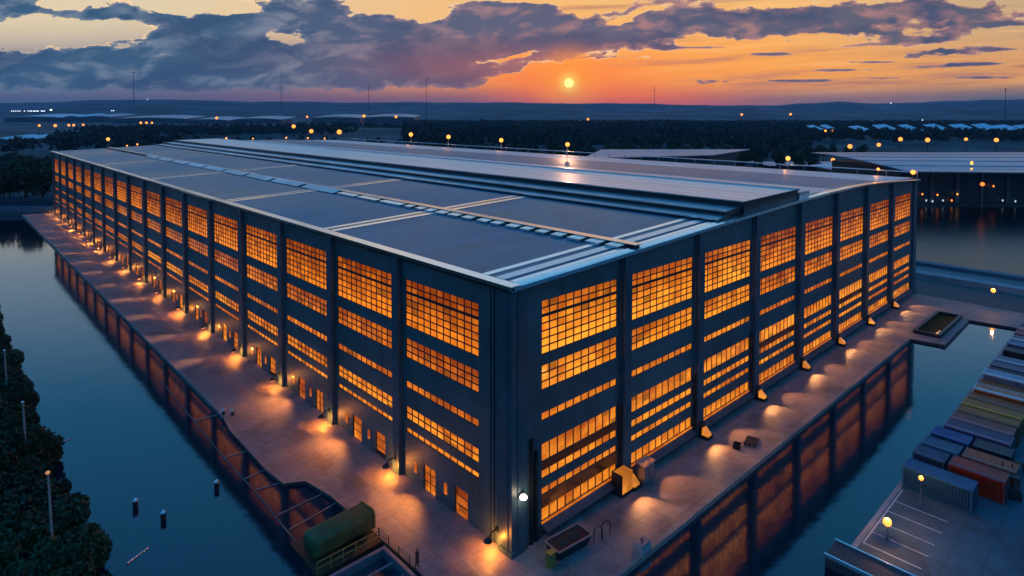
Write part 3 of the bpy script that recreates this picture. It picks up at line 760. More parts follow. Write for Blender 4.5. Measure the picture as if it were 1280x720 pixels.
# ------------------------------------------------------------------ street lamps, far lamps
sl_ = thing('street_lamp', (0, 0, 0), '', 'street lamp', 'orange street lamps beyond the hall')
a = MB(); a.tube((0, 0, 0), (0, 0, 9.2), .16, .1); a.tube((0, 0, 9.2), (0, 0, 9.5), .2, .2); a.build('pole', M_dark, sl_)
a = MB(); a.ball((0, 0, 10), .85, 12, 8); a.build('lamp_globe', M_bulbf, sl_, smooth=True)
KID[sl_.name] = [(c, []) for c in kids(sl_)]
fl = [(1032, 163.5, .8), (1041, 163.5, .7), (1063, 183, 1.5), (1042, 200, 1.3), (1079, 195, 1.3), (1099, 181, 1.3), (1126, 174, 1.4), (1160, 175, 1.5), (1208, 174, 1.1), (1246, 175, 1.4), (1216, 193, 1.4),
      (49, 157, .8), (69, 157, 1.0), (86, 156.5, .8), (92, 156.5, .8), (104, 156, .7), (176, 153.5, .8), (183, 153.5, .8), (190, 153.5, .7), (271, 147.5, .9), (367, 158, 1.3), (389, 164, 1.4), (424, 165, 1.6), (384, 146, .7), (927, 143.2, .8), (988, 142.8, .8), (735, 149, .8), (455, 145, 1.0), (495, 146, .9)]
groups = {}
for px, py, s in fl:
    g = 0 if px > 1000 else (1 if px < 330 else 2)
    groups.setdefault(g, []).append((px, py, s))
WHERE = ['from the forest side beyond the canopy roofs', 'from the picture edge in the far town', 'from the town side behind the hall roof']
first = True
for g in groups:
    for k, (px, py, s) in enumerate(sorted(groups[g])):
        D = 30693/(py-141+21.3*s)
        if py < 150: D = 30693/(9+21.3*s)*1.0
        sc_ = D*.0027*s
        z0 = CZ-(py-141)*D/787-10*sc_
        lab = f'{ORD[k]} orange street lamp {WHERE[g]}'
        o = sl_ if first else copy_tree(sl_, (0, 0, 0), lab)
        p = fr(D, D*(px-640)/787, z0); o.location = p; o['label'] = lab; o.scale = (sc_,)*3
        first = False

# near street lamps on the quay end and the container bank
LA, LB = (26.3, -22.0), (34.2, -22.7)
def post_lamp(loc, h, r, label, gl=140, group=None, bulb=M_bulb):
    t = thing('street_lamp', loc, label, 'street lamp', group)
    a = MB(); a.tube((0, 0, 0), (0, 0, h), .09, .06); a.tube((0, 0, 0), (0, 0, .4), .16, .14); a.build('pole', M_galv, t)
    a = MB(); a.ball((0, 0, h+r*.8), r, 14, 10); a.build('lamp_globe', bulb, t, smooth=True)
    a = MB(); a.lathe((0, 0, h-.05), [(.1, 0), (r*.6, .08), (r*.65, .14)], 12); a.build('fitting', M_dark, t)
    point('lamp_glow', (loc[0], loc[1]+.0, loc[2]+h+r*2+.15), gl, (1, .45, .12), .2)
    return t
post_lamp((118.2, -14.5, .01), 3.2, .42, 'globe lamp on the paved quay end by the dark road', 300)
post_lamp((LB[0], LB[1], 0), 2.7, .22, 'small globe lamp in front of the blue container', 120)
post_lamp((LA[0], LA[1], 0), 1.4, .36, 'bright globe lamp above the painted parking bays', 260)
# red hanging lamp and small lights by the canopy building come with it below

# ------------------------------------------------------------------ canopy building beyond the back basin
def frbox(mb, d0, d1, l0, l1, z0, z1, mi=0):
    q = [fr(d0, l0), fr(d0, l1), fr(d1, l1), fr(d1, l0)]; mb.prism([(p.x, p.y) for p in q], z0, z1, mi)
cb = thing('canopy_building', fr(270, 200), 'dark waterside building under a huge curved pale blue canopy roof', 'building')
def inroot(mb, name, m, root):
    o = mb.build(name, m, root); o.matrix_parent_inverse = Matrix.Translation(-root.location); return o
a = MB(); N = 10
def cz(i, l): return 15.0+2.6*math.sin(i/N*math.pi*.62)
for i in range(N):
    d0, d1 = 258+85*i/N, 258+85*(i+1)/N
    for l0, l1 in ((163, 420),):
        # the front edge runs back towards the hall
        e0 = 163+(0)*i; q0, q1 = cz(i, 0), cz(i+1, 0)
        A0, A1, B1, B0 = fr(d0+ (0), e0, q0), fr(d0-30*(1-i/N), 420, q0), fr(d1-30*(1-(i+1)/N), 420, q1), fr(d1, e0, q1)
        a.hexa([(p.x, p.y, p.z-.5) for p in (A0, A1, B1, B0)], [tuple(p) for p in (A0, A1, B1, B0)])
inroot(a, 'canopy_roof', mat('canopy_sheet', (.2, .3, .42), .32, .3, .18, .05, stretch=(1, 1, 1)), cb)
for i in (0, 2, 4, 6, 8):
    a = MB(); d0 = 258+85*i/N; q0 = cz(i, 0)
    P = fr(d0-.3, 163, q0); Q = fr(d0-30*(1-i/N)-.3, 420, q0); P2 = fr(d0+.9, 163, q0+.03); Q2 = fr(d0-30*(1-i/N)+.9, 420, q0+.03)
    a.hexa([(p.x, p.y, p.z-.2) for p in (P, Q, Q2, P2)], [(p.x, p.y, p.z+.22) for p in (P, Q, Q2, P2)]); inroot(a, 'canopy_rib', M_gutter if i == 0 else mat('canopy_rib', (.4, .5, .6), .35, .4), cb)
a = MB(); frbox(a, 272, 330, 168, 420, -.1, 14.2); inroot(a, 'wall', mat('canopy_wall', (.03, .04, .048), .4, 0, .3, .2, stretch=(1, 1, .1)), cb)
for k in range(22):
    a = MB(); l = 170+k*11; frbox(a, 271.3, 272, l, l+.8+(k % 3)*.4, 0, 14.0); inroot(a, 'column', mat('column_grey', (.13, .15, .17), .6), cb)
for k, (px, py, m) in enumerate([(1155, 243, M_bulbf), (1174, 244, M_bulbf), (1192, 251, M_bulbf), (1199, 243, M_bulby), (1244, 233, M_bulbf), (1160, 251, M_bulbc), (1168, 252, M_bulbc), (1181, 251, M_bulbc), (1256, 251, M_bulbc), (1272, 252, M_bulbc)]):
    D = 270.6; a = MB(); p = fr(D, D*(px-640)/787, CZ-(py-141)*D/787); a.ball(tuple(p), .3, 10, 6, sz=1.5); inroot(a, 'window_light', m, cb)
t = thing('pendant_lamp', fr(257, 257*(590)/787, 0), 'red orange lamp hanging in front of the canopy building', 'lamp')
a = MB(); a.tube((0, 0, 10.7), (0, 0, 14.8), .08); a.tube((0, 0, -.0), (0, 0, 9), .1); a.build('pole', M_galv, t)
a = MB(); a.ball((0, 0, 9.8), .8, 12, 8); a.build('lamp_globe', mat('lamp_red', (1, .3, .1), .5, var=0, emit=(1, .16, .02), estr=2.5), t, smooth=True)
t = thing('mast_lamp', fr(262, 262*(576)/787, 15.2), 'yellow twin lamp standing on the canopy roof edge', 'lamp')
a = MB(); a.tube((0, 0, 0), (0, 0, 2.2), .12); a.build('pole', M_dark, t)
a = MB(); a.box(-.8, .8, -.3, .3, 2.2, 3.6); a.box(-.5, .5, -.25, .25, .1, .8); a.build('bulb', M_bulby, t)
# white lights glittering over the back basin
slb = []
for k, (px, py) in enumerate([(1156, 272), (1161, 273.5), (1180, 274), (1172, 276), (1190, 277), (1258, 274), (1272, 274.5), (1205, 278)]):
    pass
# low white canopies between hall and canopy building
t = thing('shed', fr(350, 210), 'low shed with a white wavy roof just beyond the roof corner', 'building')
a = MB()
for i in range(8):
    l0, l1 = 176+9*i, 176+9*(i+1); z0, z1 = 8+1.3*math.sin(i*.8), 8+1.3*math.sin((i+1)*.8)
    P = [fr(330, l0, z0-.3), fr(330, l1, z1-.3), fr(372, l1, z1-.3), fr(372, l0, z0-.3)]; a.hexa([tuple(p) for p in P], [(p.x, p.y, p.z+.3) for p in P])
inroot(a, 'roof', M_far, t)
a = MB(); frbox(a, 333, 368, 178, 246, 0, 6.4); inroot(a, 'wall', M_fwall, t)
t = thing('shed', fr(430, 90), 'long low hall with a flat pinkish roof behind the roof railing', 'building')
a = MB(); q = [fr(372, 42), fr(400, 128), fr(462, 175), fr(462, 66)]; a.prism([(p.x, p.y) for p in q], 11.6, 12.2); inroot(a, 'roof', M_pink, t)
a = MB(); q = [fr(376, 46), fr(402, 126), fr(458, 170), fr(458, 68)]; a.prism([(p.x, p.y) for p in q], 0, 11.5); inroot(a, 'wall', M_fwall, t)
a = MB(); frbox(a, 400.2, 401, 116.8, 119.5, 8.6, 9.5); inroot(a, 'window_light', M_bulby, t)
t = thing('shed', fr(420, 230), 'grey flat roofed shed between the pink roof and the wavy shed', 'building')
a = MB(); frbox(a, 400, 430, 165, 235, 0, 5.0); inroot(a, 'wall', M_fwall, t)
a = MB(); frbox(a, 398, 432, 163, 237, 5.0, 5.5); inroot(a, 'roof', M_farb, t)
# white roofed works in the distance
for k, (px, w, h) in enumerate([(1022, 15, 10), (1040, 14, 11), (1075, 22, 9), (1105, 28, 12), (1142, 18, 12), (1173, 25, 13), (1205, 30, 13), (1235, 30, 14), (1262, 30, 12), (1290, 30, 12)]):
    D = 1150-k*8; l0 = D*(px-640)/787; l1 = l0+D*w/787*.92; zb = 2.0
    t = thing('factory_hall', fr(D, l0), f'{ORD[k]} distant white roofed factory hall from the forest edge', 'building', 'white roofed halls far beyond the lamps')
    a = MB(); frbox(a, D+1, D+58, l0, l1, 0, zb+4); inroot(a, 'wall', M_fwall, t)
    a = MB(); P = [fr(D, l0, zb+4), fr(D, l1, zb+4), fr(D+60, l1, zb+4+h), fr(D+60, l0+(l1-l0)*.35, zb+2+h)]; a.hexa([(p.x, p.y, p.z-.5) for p in P], [tuple(p) for p in P]); inroot(a, 'roof', M_far, t)
# pale long roofs and greenhouses in the far town past the wide canal
for k, (px0, px1, py, D, m, lab) in enumerate([
    (-10, 8, 173, 800, M_far, 'small white greenhouse nearest the picture edge past the canal'), (13, 25, 173, 800, M_far, 'small white greenhouse between two alike past the canal'), (27, 41, 172.5, 800, M_far, 'widest of the three small white greenhouses past the canal'),
    (5, 78, 146.5, 2600, M_far, 'long thin pale hall below the town lights'), (80, 100, 146, 2600, M_far, 'short pale hall beside the long thin one'), (103, 138, 146, 2600, M_farb, 'pale blue hall in the far town centre'),
    (140, 232, 148, 2300, M_farb, 'largest far blue roofed hall with a low arched roof'), (234, 285, 150, 2200, M_farb, 'blue hall to the side of the largest far roof'), (292, 352, 149, 2300, M_farb, 'far arched hall near the lattice lights'),
    (390, 450, 147, 2400, M_farb, 'far blue hall at the edge of the forest'), (455, 518, 146.5, 2300, M_farb, 'far low hall touching the dark forest')]):
    l0, l1 = D*(px0-640)/787, D*(px1-640)/787
    zt = CZ-(py-141)*D/787+1
    t = thing('far_hall', fr(D, l0), lab, 'building')
    a = MB(); frbox(a, D+2, D+D*.05, l0, l1, -.2, max(3, zt-2)); inroot(a, 'wall', M_fwall, t)
    a = MB(); n_ = 8
    for i in range(n_):
        la, lb = l0+(l1-l0)*i/n_, l0+(l1-l0)*(i+1)/n_
        dz0 = math.sin(math.pi*i/n_)*D*.0022; dz1 = math.sin(math.pi*(i+1)/n_)*D*.0022; zc = max(3, zt-2)
        P = [fr(D, la, zc+dz0), fr(D, lb, zc+dz1), fr(D*1.07, lb, zc+dz1+D*.0035), fr(D*1.07, la, zc+dz0+D*.0035)]; a.hexa([(p.x, p.y, p.z-1) for p in P], [tuple(p) for p in P])
    inroot(a, 'roof', m, t)
# town lights on the slope
tl = thing('town_lamp', (0, 0, 0), '', 'lamp', 'white lights of the far town')
a = MB(); a.tube((0, 0, 0), (0, 0, 6), .35); a.build('pole', M_dark, tl)
a = MB(); a.ball((0, 0, 7), 2.0, 8, 6); a.build('lamp_globe', mat('lamp_town', (1, 1, 1), .5, var=0, emit=(.8, .9, 1), estr=3.5), tl)
KID[tl.name] = [(c, []) for c in kids(tl)]
px = 12; k = 0
while k < 24:
    px_ = [15, 17.5, 20, 23, 25.5, 31, 35.5, 38, 40, 42.5, 44, 46.5, 48, 52, 54, 56, 63.8, 64.5, 140, 142.5, 185, 1113, 1153, 1157][k]
    py_ = 138.8 if px_ < 60 else (137.3 if px_ < 70 else (138.3 if px_ < 143 else (124.2 if px_ < 190 else [129, 150, 157][k-21])))
    D = 2850 if px_ < 1000 else 1500
    s = (.9 if px_ not in (63.8, 64.5) else 1.6)*D/2850
    if px_ == 185: D = 6950; s = 2
    lab = f'{ORD[k]} tiny white light of the far town, counted from the canal side' if k < 21 else f'tiny white light above the far white roofs, {ORD[k-21]} from the forest'
    o = tl if k == 0 else copy_tree(tl, (0, 0, 0), lab)
    p = fr(D, D*(px_-640)/787, CZ-(py_-141)*D/787-7*s); o.location = p; o['label'] = lab; o.scale = (s,)*3; k += 1
# masts on the skyline
for k, (px, pt, pb, D, head, lab) in enumerate([(168, 91, 128, 2400, 1, 'tall mast with a flat head above the far town'), (352, 88, 132, 2400, 0, 'thin dark mast above the arched far hall'), (461, 103, 132, 2400, 0, 'short bare mast left of the curved lamp mast'), (533, 99, 146, 2000, 2, 'mast with a bent top at the forest edge'), (818, 108, 134, 2400, 0, 'lone mast on the ridge beyond the sunset'), (1256, 112, 142, 1900, 3, 'mast with a small lamp head above the white roofed halls')]):
    p = fr(D, D*(px-640)/787, CZ-(pb-141)*D/787-14); h = (pb-pt)*D/787+14
    t = thing('mast', p, lab, 'mast')
    a = MB(); a.tube((0, 0, 0), (0, 0, h), 1.0, .6, 6); a.build('pole', M_dark, t)
    a = MB()
    if head == 1: q = 8; a.hexa([(-q*RX, -q*RY, h), (q*RX, q*RY, h), (q*RX+1, q*RY+3, h), (-q*RX+1, -q*RY+3, h)], [(-q*RX, -q*RY, h+2), (q*RX, q*RY, h+2), (q*RX+1, q*RY+3, h+2), (-q*RX+1, -q*RY+3, h+2)]); a.build('head', M_dark, t)
    elif head == 2: a.tube((0, 0, h), (4*RX, 4*RY, h+3), .7); a.tube((4*RX, 4*RY, h+3), (9*RX, 9*RY, h+2), .7); a.build('arm', M_dark, t)
    elif head == 3: a.ball((0, 0, h+1), 2.6, 8, 6); a.build('head', M_dark, t)

# ------------------------------------------------------------------ vegetation
def leaf_crown(n, rad, leaf, seed, lob=9, fill=.25):
    r = np.random.default_rng(seed)
    c = r.normal(size=(lob, 3)); c /= np.linalg.norm(c, axis=1)[:, None]; c *= (r.uniform(.35, .75, lob))[:, None]; c[:, 2] = c[:, 2]*.75
    rr = r.uniform(.3, .55, lob)
    k = r.integers(0, lob, n); d = r.normal(size=(n, 3)); d /= np.linalg.norm(d, axis=1)[:, None]
    P = (c[k]+d*(rr[k]*r.uniform(fill, 1, n)**.4)[:, None])*np.array(rad)
    a = r.normal(size=(n, 3)); a /= np.linalg.norm(a, axis=1)[:, None]; b_ = np.cross(a, r.normal(size=(n, 3))); b_ /= np.linalg.norm(b_, axis=1)[:, None]
    s = leaf*r.uniform(.6, 1.3, n)[:, None]
    V = np.stack([P-a*s, P+b_*s*.6, P+a*s, P-b_*s*.6], 1).reshape(-1, 3)
    return V
def quads_obj(name, V, m, parent=None, mats=None, mi=None):
    me = bpy.data.meshes.new(name); nq = len(V)//4
    me.vertices.add(len(V)); me.vertices.foreach_set('co', V.astype('f').ravel())
    me.loops.add(nq*4); me.loops.foreach_set('vertex_index', np.arange(nq*4, dtype='i'))
    me.polygons.add(nq); me.polygons.foreach_set('loop_start', np.arange(0, nq*4, 4, dtype='i')); me.polygons.foreach_set('loop_total', np.full(nq, 4, 'i'))
    for x in (mats or [m]): me.materials.append(x)
    if mi is not None: me.polygons.foreach_set('material_index', mi.astype('i'))
    me.update(); me.validate()
    o = bpy.data.objects.new(name, me); COL.objects.link(o); o.parent = parent; return o
def tree_proto(name, H, rad, leaf, n, seed, label, cat, group):
    t = thing(name, (0, 0, 0), label, cat, group)
    a = MB(); a.tube((0, 0, -.3), (.1, .05, H*.5), H*.022, H*.013, 8)
    r = random.Random(seed)
    for i in range(6):
        an = r.uniform(0, 6.28); z0 = H*r.uniform(.28, .5); L_ = rad[0]*r.uniform(.5, .8); a.tube((.08, .04, z0), (L_*math.cos(an), L_*math.sin(an), z0+H*r.uniform(.12, .3)), H*.009, H*.003, 6)
    a.build('trunk' if name == 'tree' else 'stem', M_bark, t)
    V = leaf_crown(n, rad, leaf, seed); V[:, 2] += H*.6 if name == 'tree' else rad[2]*.62
    mi = (np.random.default_rng(seed).random(n) < .3)
    quads_obj('crown' if name == 'tree' else 'foliage', V, None, t, [M_leaf, M_leaf2], mi.astype(int))
    KID[t.name] = [(c, []) for c in kids(t)]
    return t
# bushes on the near shore
GB = 'bushes covering the dark shore of the wide canal'
bp = [tree_proto('bush', 4, (2.6, 2.6, 2.6), .2, 7000, 11+i, 'dense dark green bush on the near shore of the wide canal', 'bush', GB) for i in range(4)]
rb = random.Random(5); used = set(); y = -8.0; cnt = 0
spots = []
while y < 125:
    x = -29.3
    while x > -44-(y > 60)*6:
        spots.append((x+rb.uniform(-.7, .7), y+rb.uniform(-1, 1), rb.uniform(.75, 1.35)+max(0, (-29-x))*.03)); x -= 3.5
    y += 3.4
for i, (x, y, s) in enumerate(spots):
    k = i % 4
    if k not in used and i < 4:
        used.add(k); o = bp[k]; o.location = (x, y, -.3); o.scale = (s,)*3; o.rotation_euler.z = rb.uniform(0, 6)
    else: copy_tree(bp[k], (x, y, -.3), None, rb.uniform(0, 6.28), (s, s, s*rb.uniform(.8, 1.2)))
GB2 = 'bushes at the edge of the container bank'
for i in range(30):
    x = 27+i*2.6; y = -33.2-rb.uniform(0, 3)-(0 if x < 45 else (x-45)*.02)
    copy_tree(bp[i % 4], (x, y, -.2), 'dense dark green bush beside the paved container bank', rb.uniform(0, 6.28), rb.uniform(.7, 1.05), GB2)
for i in range(20):
    x = 27+i*3.2; y = -37-rb.uniform(0, 3)
    copy_tree(bp[i % 4], (x, y, -.2), 'dense dark green bush beside the paved container bank', rb.uniform(0, 6.28), rb.uniform(1.0, 1.5), GB2)
# trees beyond the canal end and behind the hall
tp = [tree_proto('tree', 15, (5.2, 5.2, 6.2), .75, 900, 31+i, 'dark leafy tree in the row beyond the end of the wide canal', 'tree', 'trees beyond the end of the wide canal') for i in range(3)]
j = 0
def place_tree(d, l, s, label, group):
    global j
    p = fr(d, l, -.2); k = j % 3
    if j < 3:
        o = tp[k]; o.location = p; o.scale = (s,)*3; o['label'] = label; o['group'] = group
    else: copy_tree(tp[k], p, label, rb.uniform(0, 6.28), (s, s, s*rb.uniform(.85, 1.15)), group)
    j += 1
for d, sp in ((264, 8), (276, 9), (292, 10), (312, 11)):
    l = -d*.84
    while l < -d*.725: place_tree(d+rb.uniform(-4, 4), l, rb.uniform(.95, 1.35), 'dark leafy tree in the row beyond the end of the wide canal', 'trees beyond the end of the wide canal'); l += sp
for d, sp, a0, a1 in ((345, 9, -.86, -.48), (375, 10, -.86, -.45), (410, 11, -.86, -.3), (450, 11, -.86, -.12)):
    l = d*a0
    while l < d*a1: place_tree(d+rb.uniform(-8, 8), l, rb.uniform(.6, .85), 'dark leafy tree of the belt behind the far end of the hall', 'tree belt behind the far end of the hall'); l += sp
for d, sp, a0, a1 in ((395, 11, .37, .5), (480, 10, -.16, .5), (505, 11, -.16, .56), ):
    l = d*a0
    while l < d*a1:
        if not (d < 470 and .05 < l/d < .36): place_tree(d+rb.uniform(-6, 6), l, rb.uniform(.75, 1.15), 'dark forest edge tree standing behind the pink roofed hall', 'forest edge trees')
        l += sp
# the wood behind reads as one mass
def forest():
    r = np.random.default_rng(3); P = []
    tot = 15000
    d = 520+(2000-520)*r.random(tot)**.62; t = r.uniform(-.95, .95, tot)
    px = 640+787*t
    start = np.where(px > 1010, 760, 520)
    keep = (d > start)
    # towards the town the wood thins to belts
    belt = np.sin(d*.011+px*.006)+np.sin(d*.004-px*.011)
    keep &= (px > 505) | ((belt > .35) & (d < 1500)) | ((d < 640))
    keep &= ~((px > 1000) & (d > 1000) & (d < 1330))
    keep &= ~((px < 60) & (d > 640) & (d < 900))
    d, t = d[keep], t[keep]; n = len(d)
    X_ = CX+d*FX+d*t*RX; Y_ = CY+d*FY+d*t*RY
    H = r.uniform(11, 19, n)+1.2*np.sin(d*.02+t*30)
    m = 34
    W = H*.36
    k = np.repeat(np.arange(n), m); N = len(k)
    dd = r.normal(size=(N, 3)); dd /= np.linalg.norm(dd, axis=1)[:, None]; dd[:, 2] = np.abs(dd[:, 2])*1.0-.1
    C0 = np.stack([X_[k]+dd[:, 0]*W[k]*r.uniform(.5, 1, N), Y_[k]+dd[:, 1]*W[k]*r.uniform(.5, 1, N), H[k]*.45+dd[:, 2]*H[k]*.55*r.uniform(.6, 1, N)], 1)
    a = r.normal(size=(N, 3)); a /= np.linalg.norm(a, axis=1)[:, None]; b_ = np.cross(a, r.normal(size=(N, 3))); b_ /= np.linalg.norm(b_, axis=1)[:, None]
    s = (1.5+d[k]*.0009)[:, None]*r.uniform(.6, 1.2, N)[:, None]
    V = np.stack([C0-a*s, C0+b_*s*.8, C0+a*s, C0-b_*s*.8], 1).reshape(-1, 3)
    o = quads_obj('forest', V, M_forest); tag(o, 'wide dark forest behind the hall up to the hills', 'forest', kind='stuff')
forest()

# ------------------------------------------------------------------ lamp posts on the near shore
PX = [(-29.9, 23.6), (-29.5, 45.8), (-29.6, 64.8)]
for k, (x, y, h, lit, lab) in enumerate([(PX[0][0], PX[0][1], 9.4, 1, 'tall leaning pale lamp post nearest the viewer on the bushy shore, faint orange head'), (PX[1][0], PX[1][1], 7.6, 0, 'middle pale lamp post on the bushy shore, small white head'), (PX[2][0], PX[2][1], 8.0, 0, 'farthest pale lamp post on the bushy shore')]):
    t = thing('lamp_post', (x, y, -.1), lab, 'lamp post')
    a = MB(); a.tube((0, 0, 0), (-.25, .1, h), .13, .08, 10); a.build('pole', mat('post_concrete', (.42, .36, .32), .6), t)
    a = MB(); a.ball((-.27, .1, h+.1), .17, 12, 8, sz=.8); a.build('lamp_head', mat('lamp_faint', (.6, .4, .25), .5, var=0, emit=(1, .35, .1), estr=.55) if lit else M_white, t, smooth=True)
for k, (x, y, lab) in enumerate([(-22.4, 31.0, 'mooring pile farthest toward the bushy shore'), (-20.9, 27.0, 'middle mooring pile, closest to the viewer'), (-15.4, 28.8, 'mooring pile standing nearest the quay')]):
    t = thing('mooring_pile', (x, y, -3), lab, 'mooring pile', 'dark piles standing in the wide canal')
    a = MB(); a.tube((0, 0, 0), (0, 0, 3.3), .28, .24, 12); a.build('pile', mat('pile_wood', (.02, .022, .025), .7), t)
    a = MB(); a.lathe((0, 0, 3.3), [(.27, 0), (.27, .12), (.12, .26)], 12); a.build('cap', M_white, t)
for k, (p, q, lab) in enumerate([((-27.3, 50.2), (-24.8, 51.6), 'thin pale pole floating off the bushy shore'), ((-24.9, 22.6), (-23.0, 23.6), 'thin white pole floating near the piles'), ((-28.0, 74.5), (-26.3, 75.0), 'short pale pole floating at the bushes farther out')]):
    a = MB(); a.tube((*p, WZ+.04), (*q, WZ+.04), .07); tag(a.build('floating_pole', M_white), lab, 'pole')

# finger booms beside the quay and the line that joins them
for k, (p, q) in enumerate([((-12.6, 45.9), (-9.9, 45.6)), ((-12.8, 34.4), (-10.4, 34.0)), ((-12.7, 28.5), (-10.5, 28.7)), ((-12.5, 25.7), (-10.4, 25.2)), ((-12.6, 20.1), (-7.9, 20.3)), ((-12.7, 17.2), (-7.6, 17.9))]):
    a = MB(); a.tube((*p, WZ+.08), (*q, WZ+.08), .045); tag(a.build('mooring_boom', mat('boom_metal', (.5, .46, .42), .4, .3)), f'{ORD[k]} thin floating boom beside the wide quay from the far side', 'boom', 'finger booms beside the wide canal quay')
a = MB(); pts = [(-12.3, 62), (-12.6, 45.9), (-12.8, 34.4), (-12.7, 25), (-12.9, 17), (-13.0, 10.6)]
for p, q in zip(pts, pts[1:]): a.tube((*p, WZ+.05), (*q, WZ+.05), .05)
tag(a.build('mooring_line', mat('line_teal', (.12, .2, .22), .5)), 'long thin line floating along the ends of the booms', 'mooring line')

for k, (x, y) in enumerate([(-9.7, 44.3), (-8.9, 43.4)]):
    t = thing('bollard', (x+.2, y, .08), ['white topped bollard right at the kink of the wide quay edge', 'white topped bollard just inland of the one at the quay kink'][k], 'bollard')
    a = MB(); a.lathe((0, 0, 0), [(.26, 0), (.2, .1), (.17, .45)], 12); a.build('base', M_dark, t)
    a = MB(); a.lathe((0, 0, .45), [(.17, 0), (.3, .06), (.3, .16), (.1, .24)], 12); a.build('cap', M_vent, t)

# green tank lying across the quay edge
t = thing('storage_tank', (-10.2, 12.7, 0), 'green rounded tank lying across the edge of the wide quay', 'tank', rz=R(3))
def rrect(w, h, r, n=5):
    pts = []
    for cx, cz_, a0 in ((w-r, h-r, 0), (-w+r, h-r, 90), (-w+r, -h+r, 180), (w-r, -h+r, 270)):
        for i in range(n+1):
            an = R(a0+90*i/n); pts.append((cx+r*math.cos(an), cz_+r*math.sin(an)))
    return pts
a = MB(); pr = rrect(1.35, 1.15, .5)
secs = [(-3.3, .82), (-3.15, .95), (-2.9, 1), (0, 1), (2.9, 1), (3.1, .96)]
bi = len(a.v)
for x, s in secs:
    for (u_, w_) in pr: a.v.append((x, u_*s, 1.45+w_*s))
n_ = len(pr)
for k in range(len(secs)-1):
    for i in range(n_): a.f.append((k*n_+i, k*n_+(i+1) % n_, (k+1)*n_+(i+1) % n_, (k+1)*n_+i)); a.m.append(0)
a.f.append(tuple(range(n_))); a.f.append(tuple((len(secs)-1)*n_+i for i in range(n_))); a.m += [0, 0]
a.build('body', mat('tank_green', (.11, .15, .05), .45, .1, .3, .9, .15, 4), t, smooth=True)
a = MB()
for i in range(n_):
    (u0, w0), (u1, w1) = pr[i], pr[(i+1) % n_]
    a.hexa([(3.08, u0*.9, 1.45+w0*.9), (3.08, u1*.9, 1.45+w1*.9), (3.08, u1*1.05, 1.45+w1*1.05), (3.08, u0*1.05, 1.45+w0*1.05)], [(3.25, u0*.9, 1.45+w0*.9), (3.25, u1*.9, 1.45+w1*.9), (3.25, u1*1.05, 1.45+w1*1.05), (3.25, u0*1.05, 1.45+w0*1.05)])
a.build('end_rim', M_yellow, t)
for x in (-2.3, -.8, .8, 2.3): a = MB(); a.box(x-.05, x+.05, -1.37, 1.37, .9, 2.3); a.build('band', mat('tank_band', (.06, .1, .05), .5), t)
for x in (-2, 2): a = MB(); a.box(x-.2, x+.2, -1.1, 1.1, .02, .6); a.build('saddle', M_dark, t)
t.scale = (.93, .84, .78); t.location = (-10.2, 12.0, 0)
# steel landing under tank and railings
t = thing('landing_stage', (-10.3, 11, 0), 'dark steel landing stage under the green tank', 'landing stage')
a = MB(); a.box(-3.3, 2.95, -1.6, 4.0, -.35, -.02); a.build('deck', mat('deck_rust', (.09, .055, .03), .6, .2, .4, 1.5, .3, 8), t)
for x in (-3, 0, 2.6):
    for y in (-1.3, 3.7): a = MB(); a.tube((x, y, -3.2), (x, y, -.35), .15); a.build('leg', M_dark, t)
t = thing('railing', (-10.6, 9.5, 0), 'yellow steel railing along the landing stage by the green tank', 'railing')
a = MB()
for z in (.55, 1.1): a.tube((-3.0, 0, z), (3.0, 0, z), .045)
a.build('handrail', M_yellow, t)
for i in range(6): a = MB(); a.tube((-3+i*1.2, 0, -.02), (-3+i*1.2, 0, 1.1), .05); a.build('post', M_yellow, t)
t = thing('railing', (-7.45, 5.5, 0), 'thin dark quay edge railing between the tank and the person', 'railing')
a = MB()
for z in (.6, 1.1): a.tube((0, -.6, z), (0, 4.4, z), .035)
a.build('handrail', M_yellow, t)
for i in range(4): a = MB(); a.tube((0, -.6+i*1.66, 0), (0, -.6+i*1.66, 1.1), .04); a.build('post', M_dark, t)
# open framed pontoon, water showing between its beams
t = thing('floating_pontoon', (-10.6, 5.6, WZ), 'open steel framed pontoon floating in front of the tank landing', 'pontoon')
a = MB()
for y in (-2.6, 2.4): a.box(-2.9, 2.8, y, y+.35, -.3, .75)
for x in (-2.9, 2.45): a.box(x, x+.35, -2.25, 2.4, -.3, .75)
a.build('frame', M_galv, t)
for y in (-1.1, .8): a = MB(); a.tube((-2.55, y, .4), (2.45, y, .4), .08); a.build('cross_tube', M_galv, t)

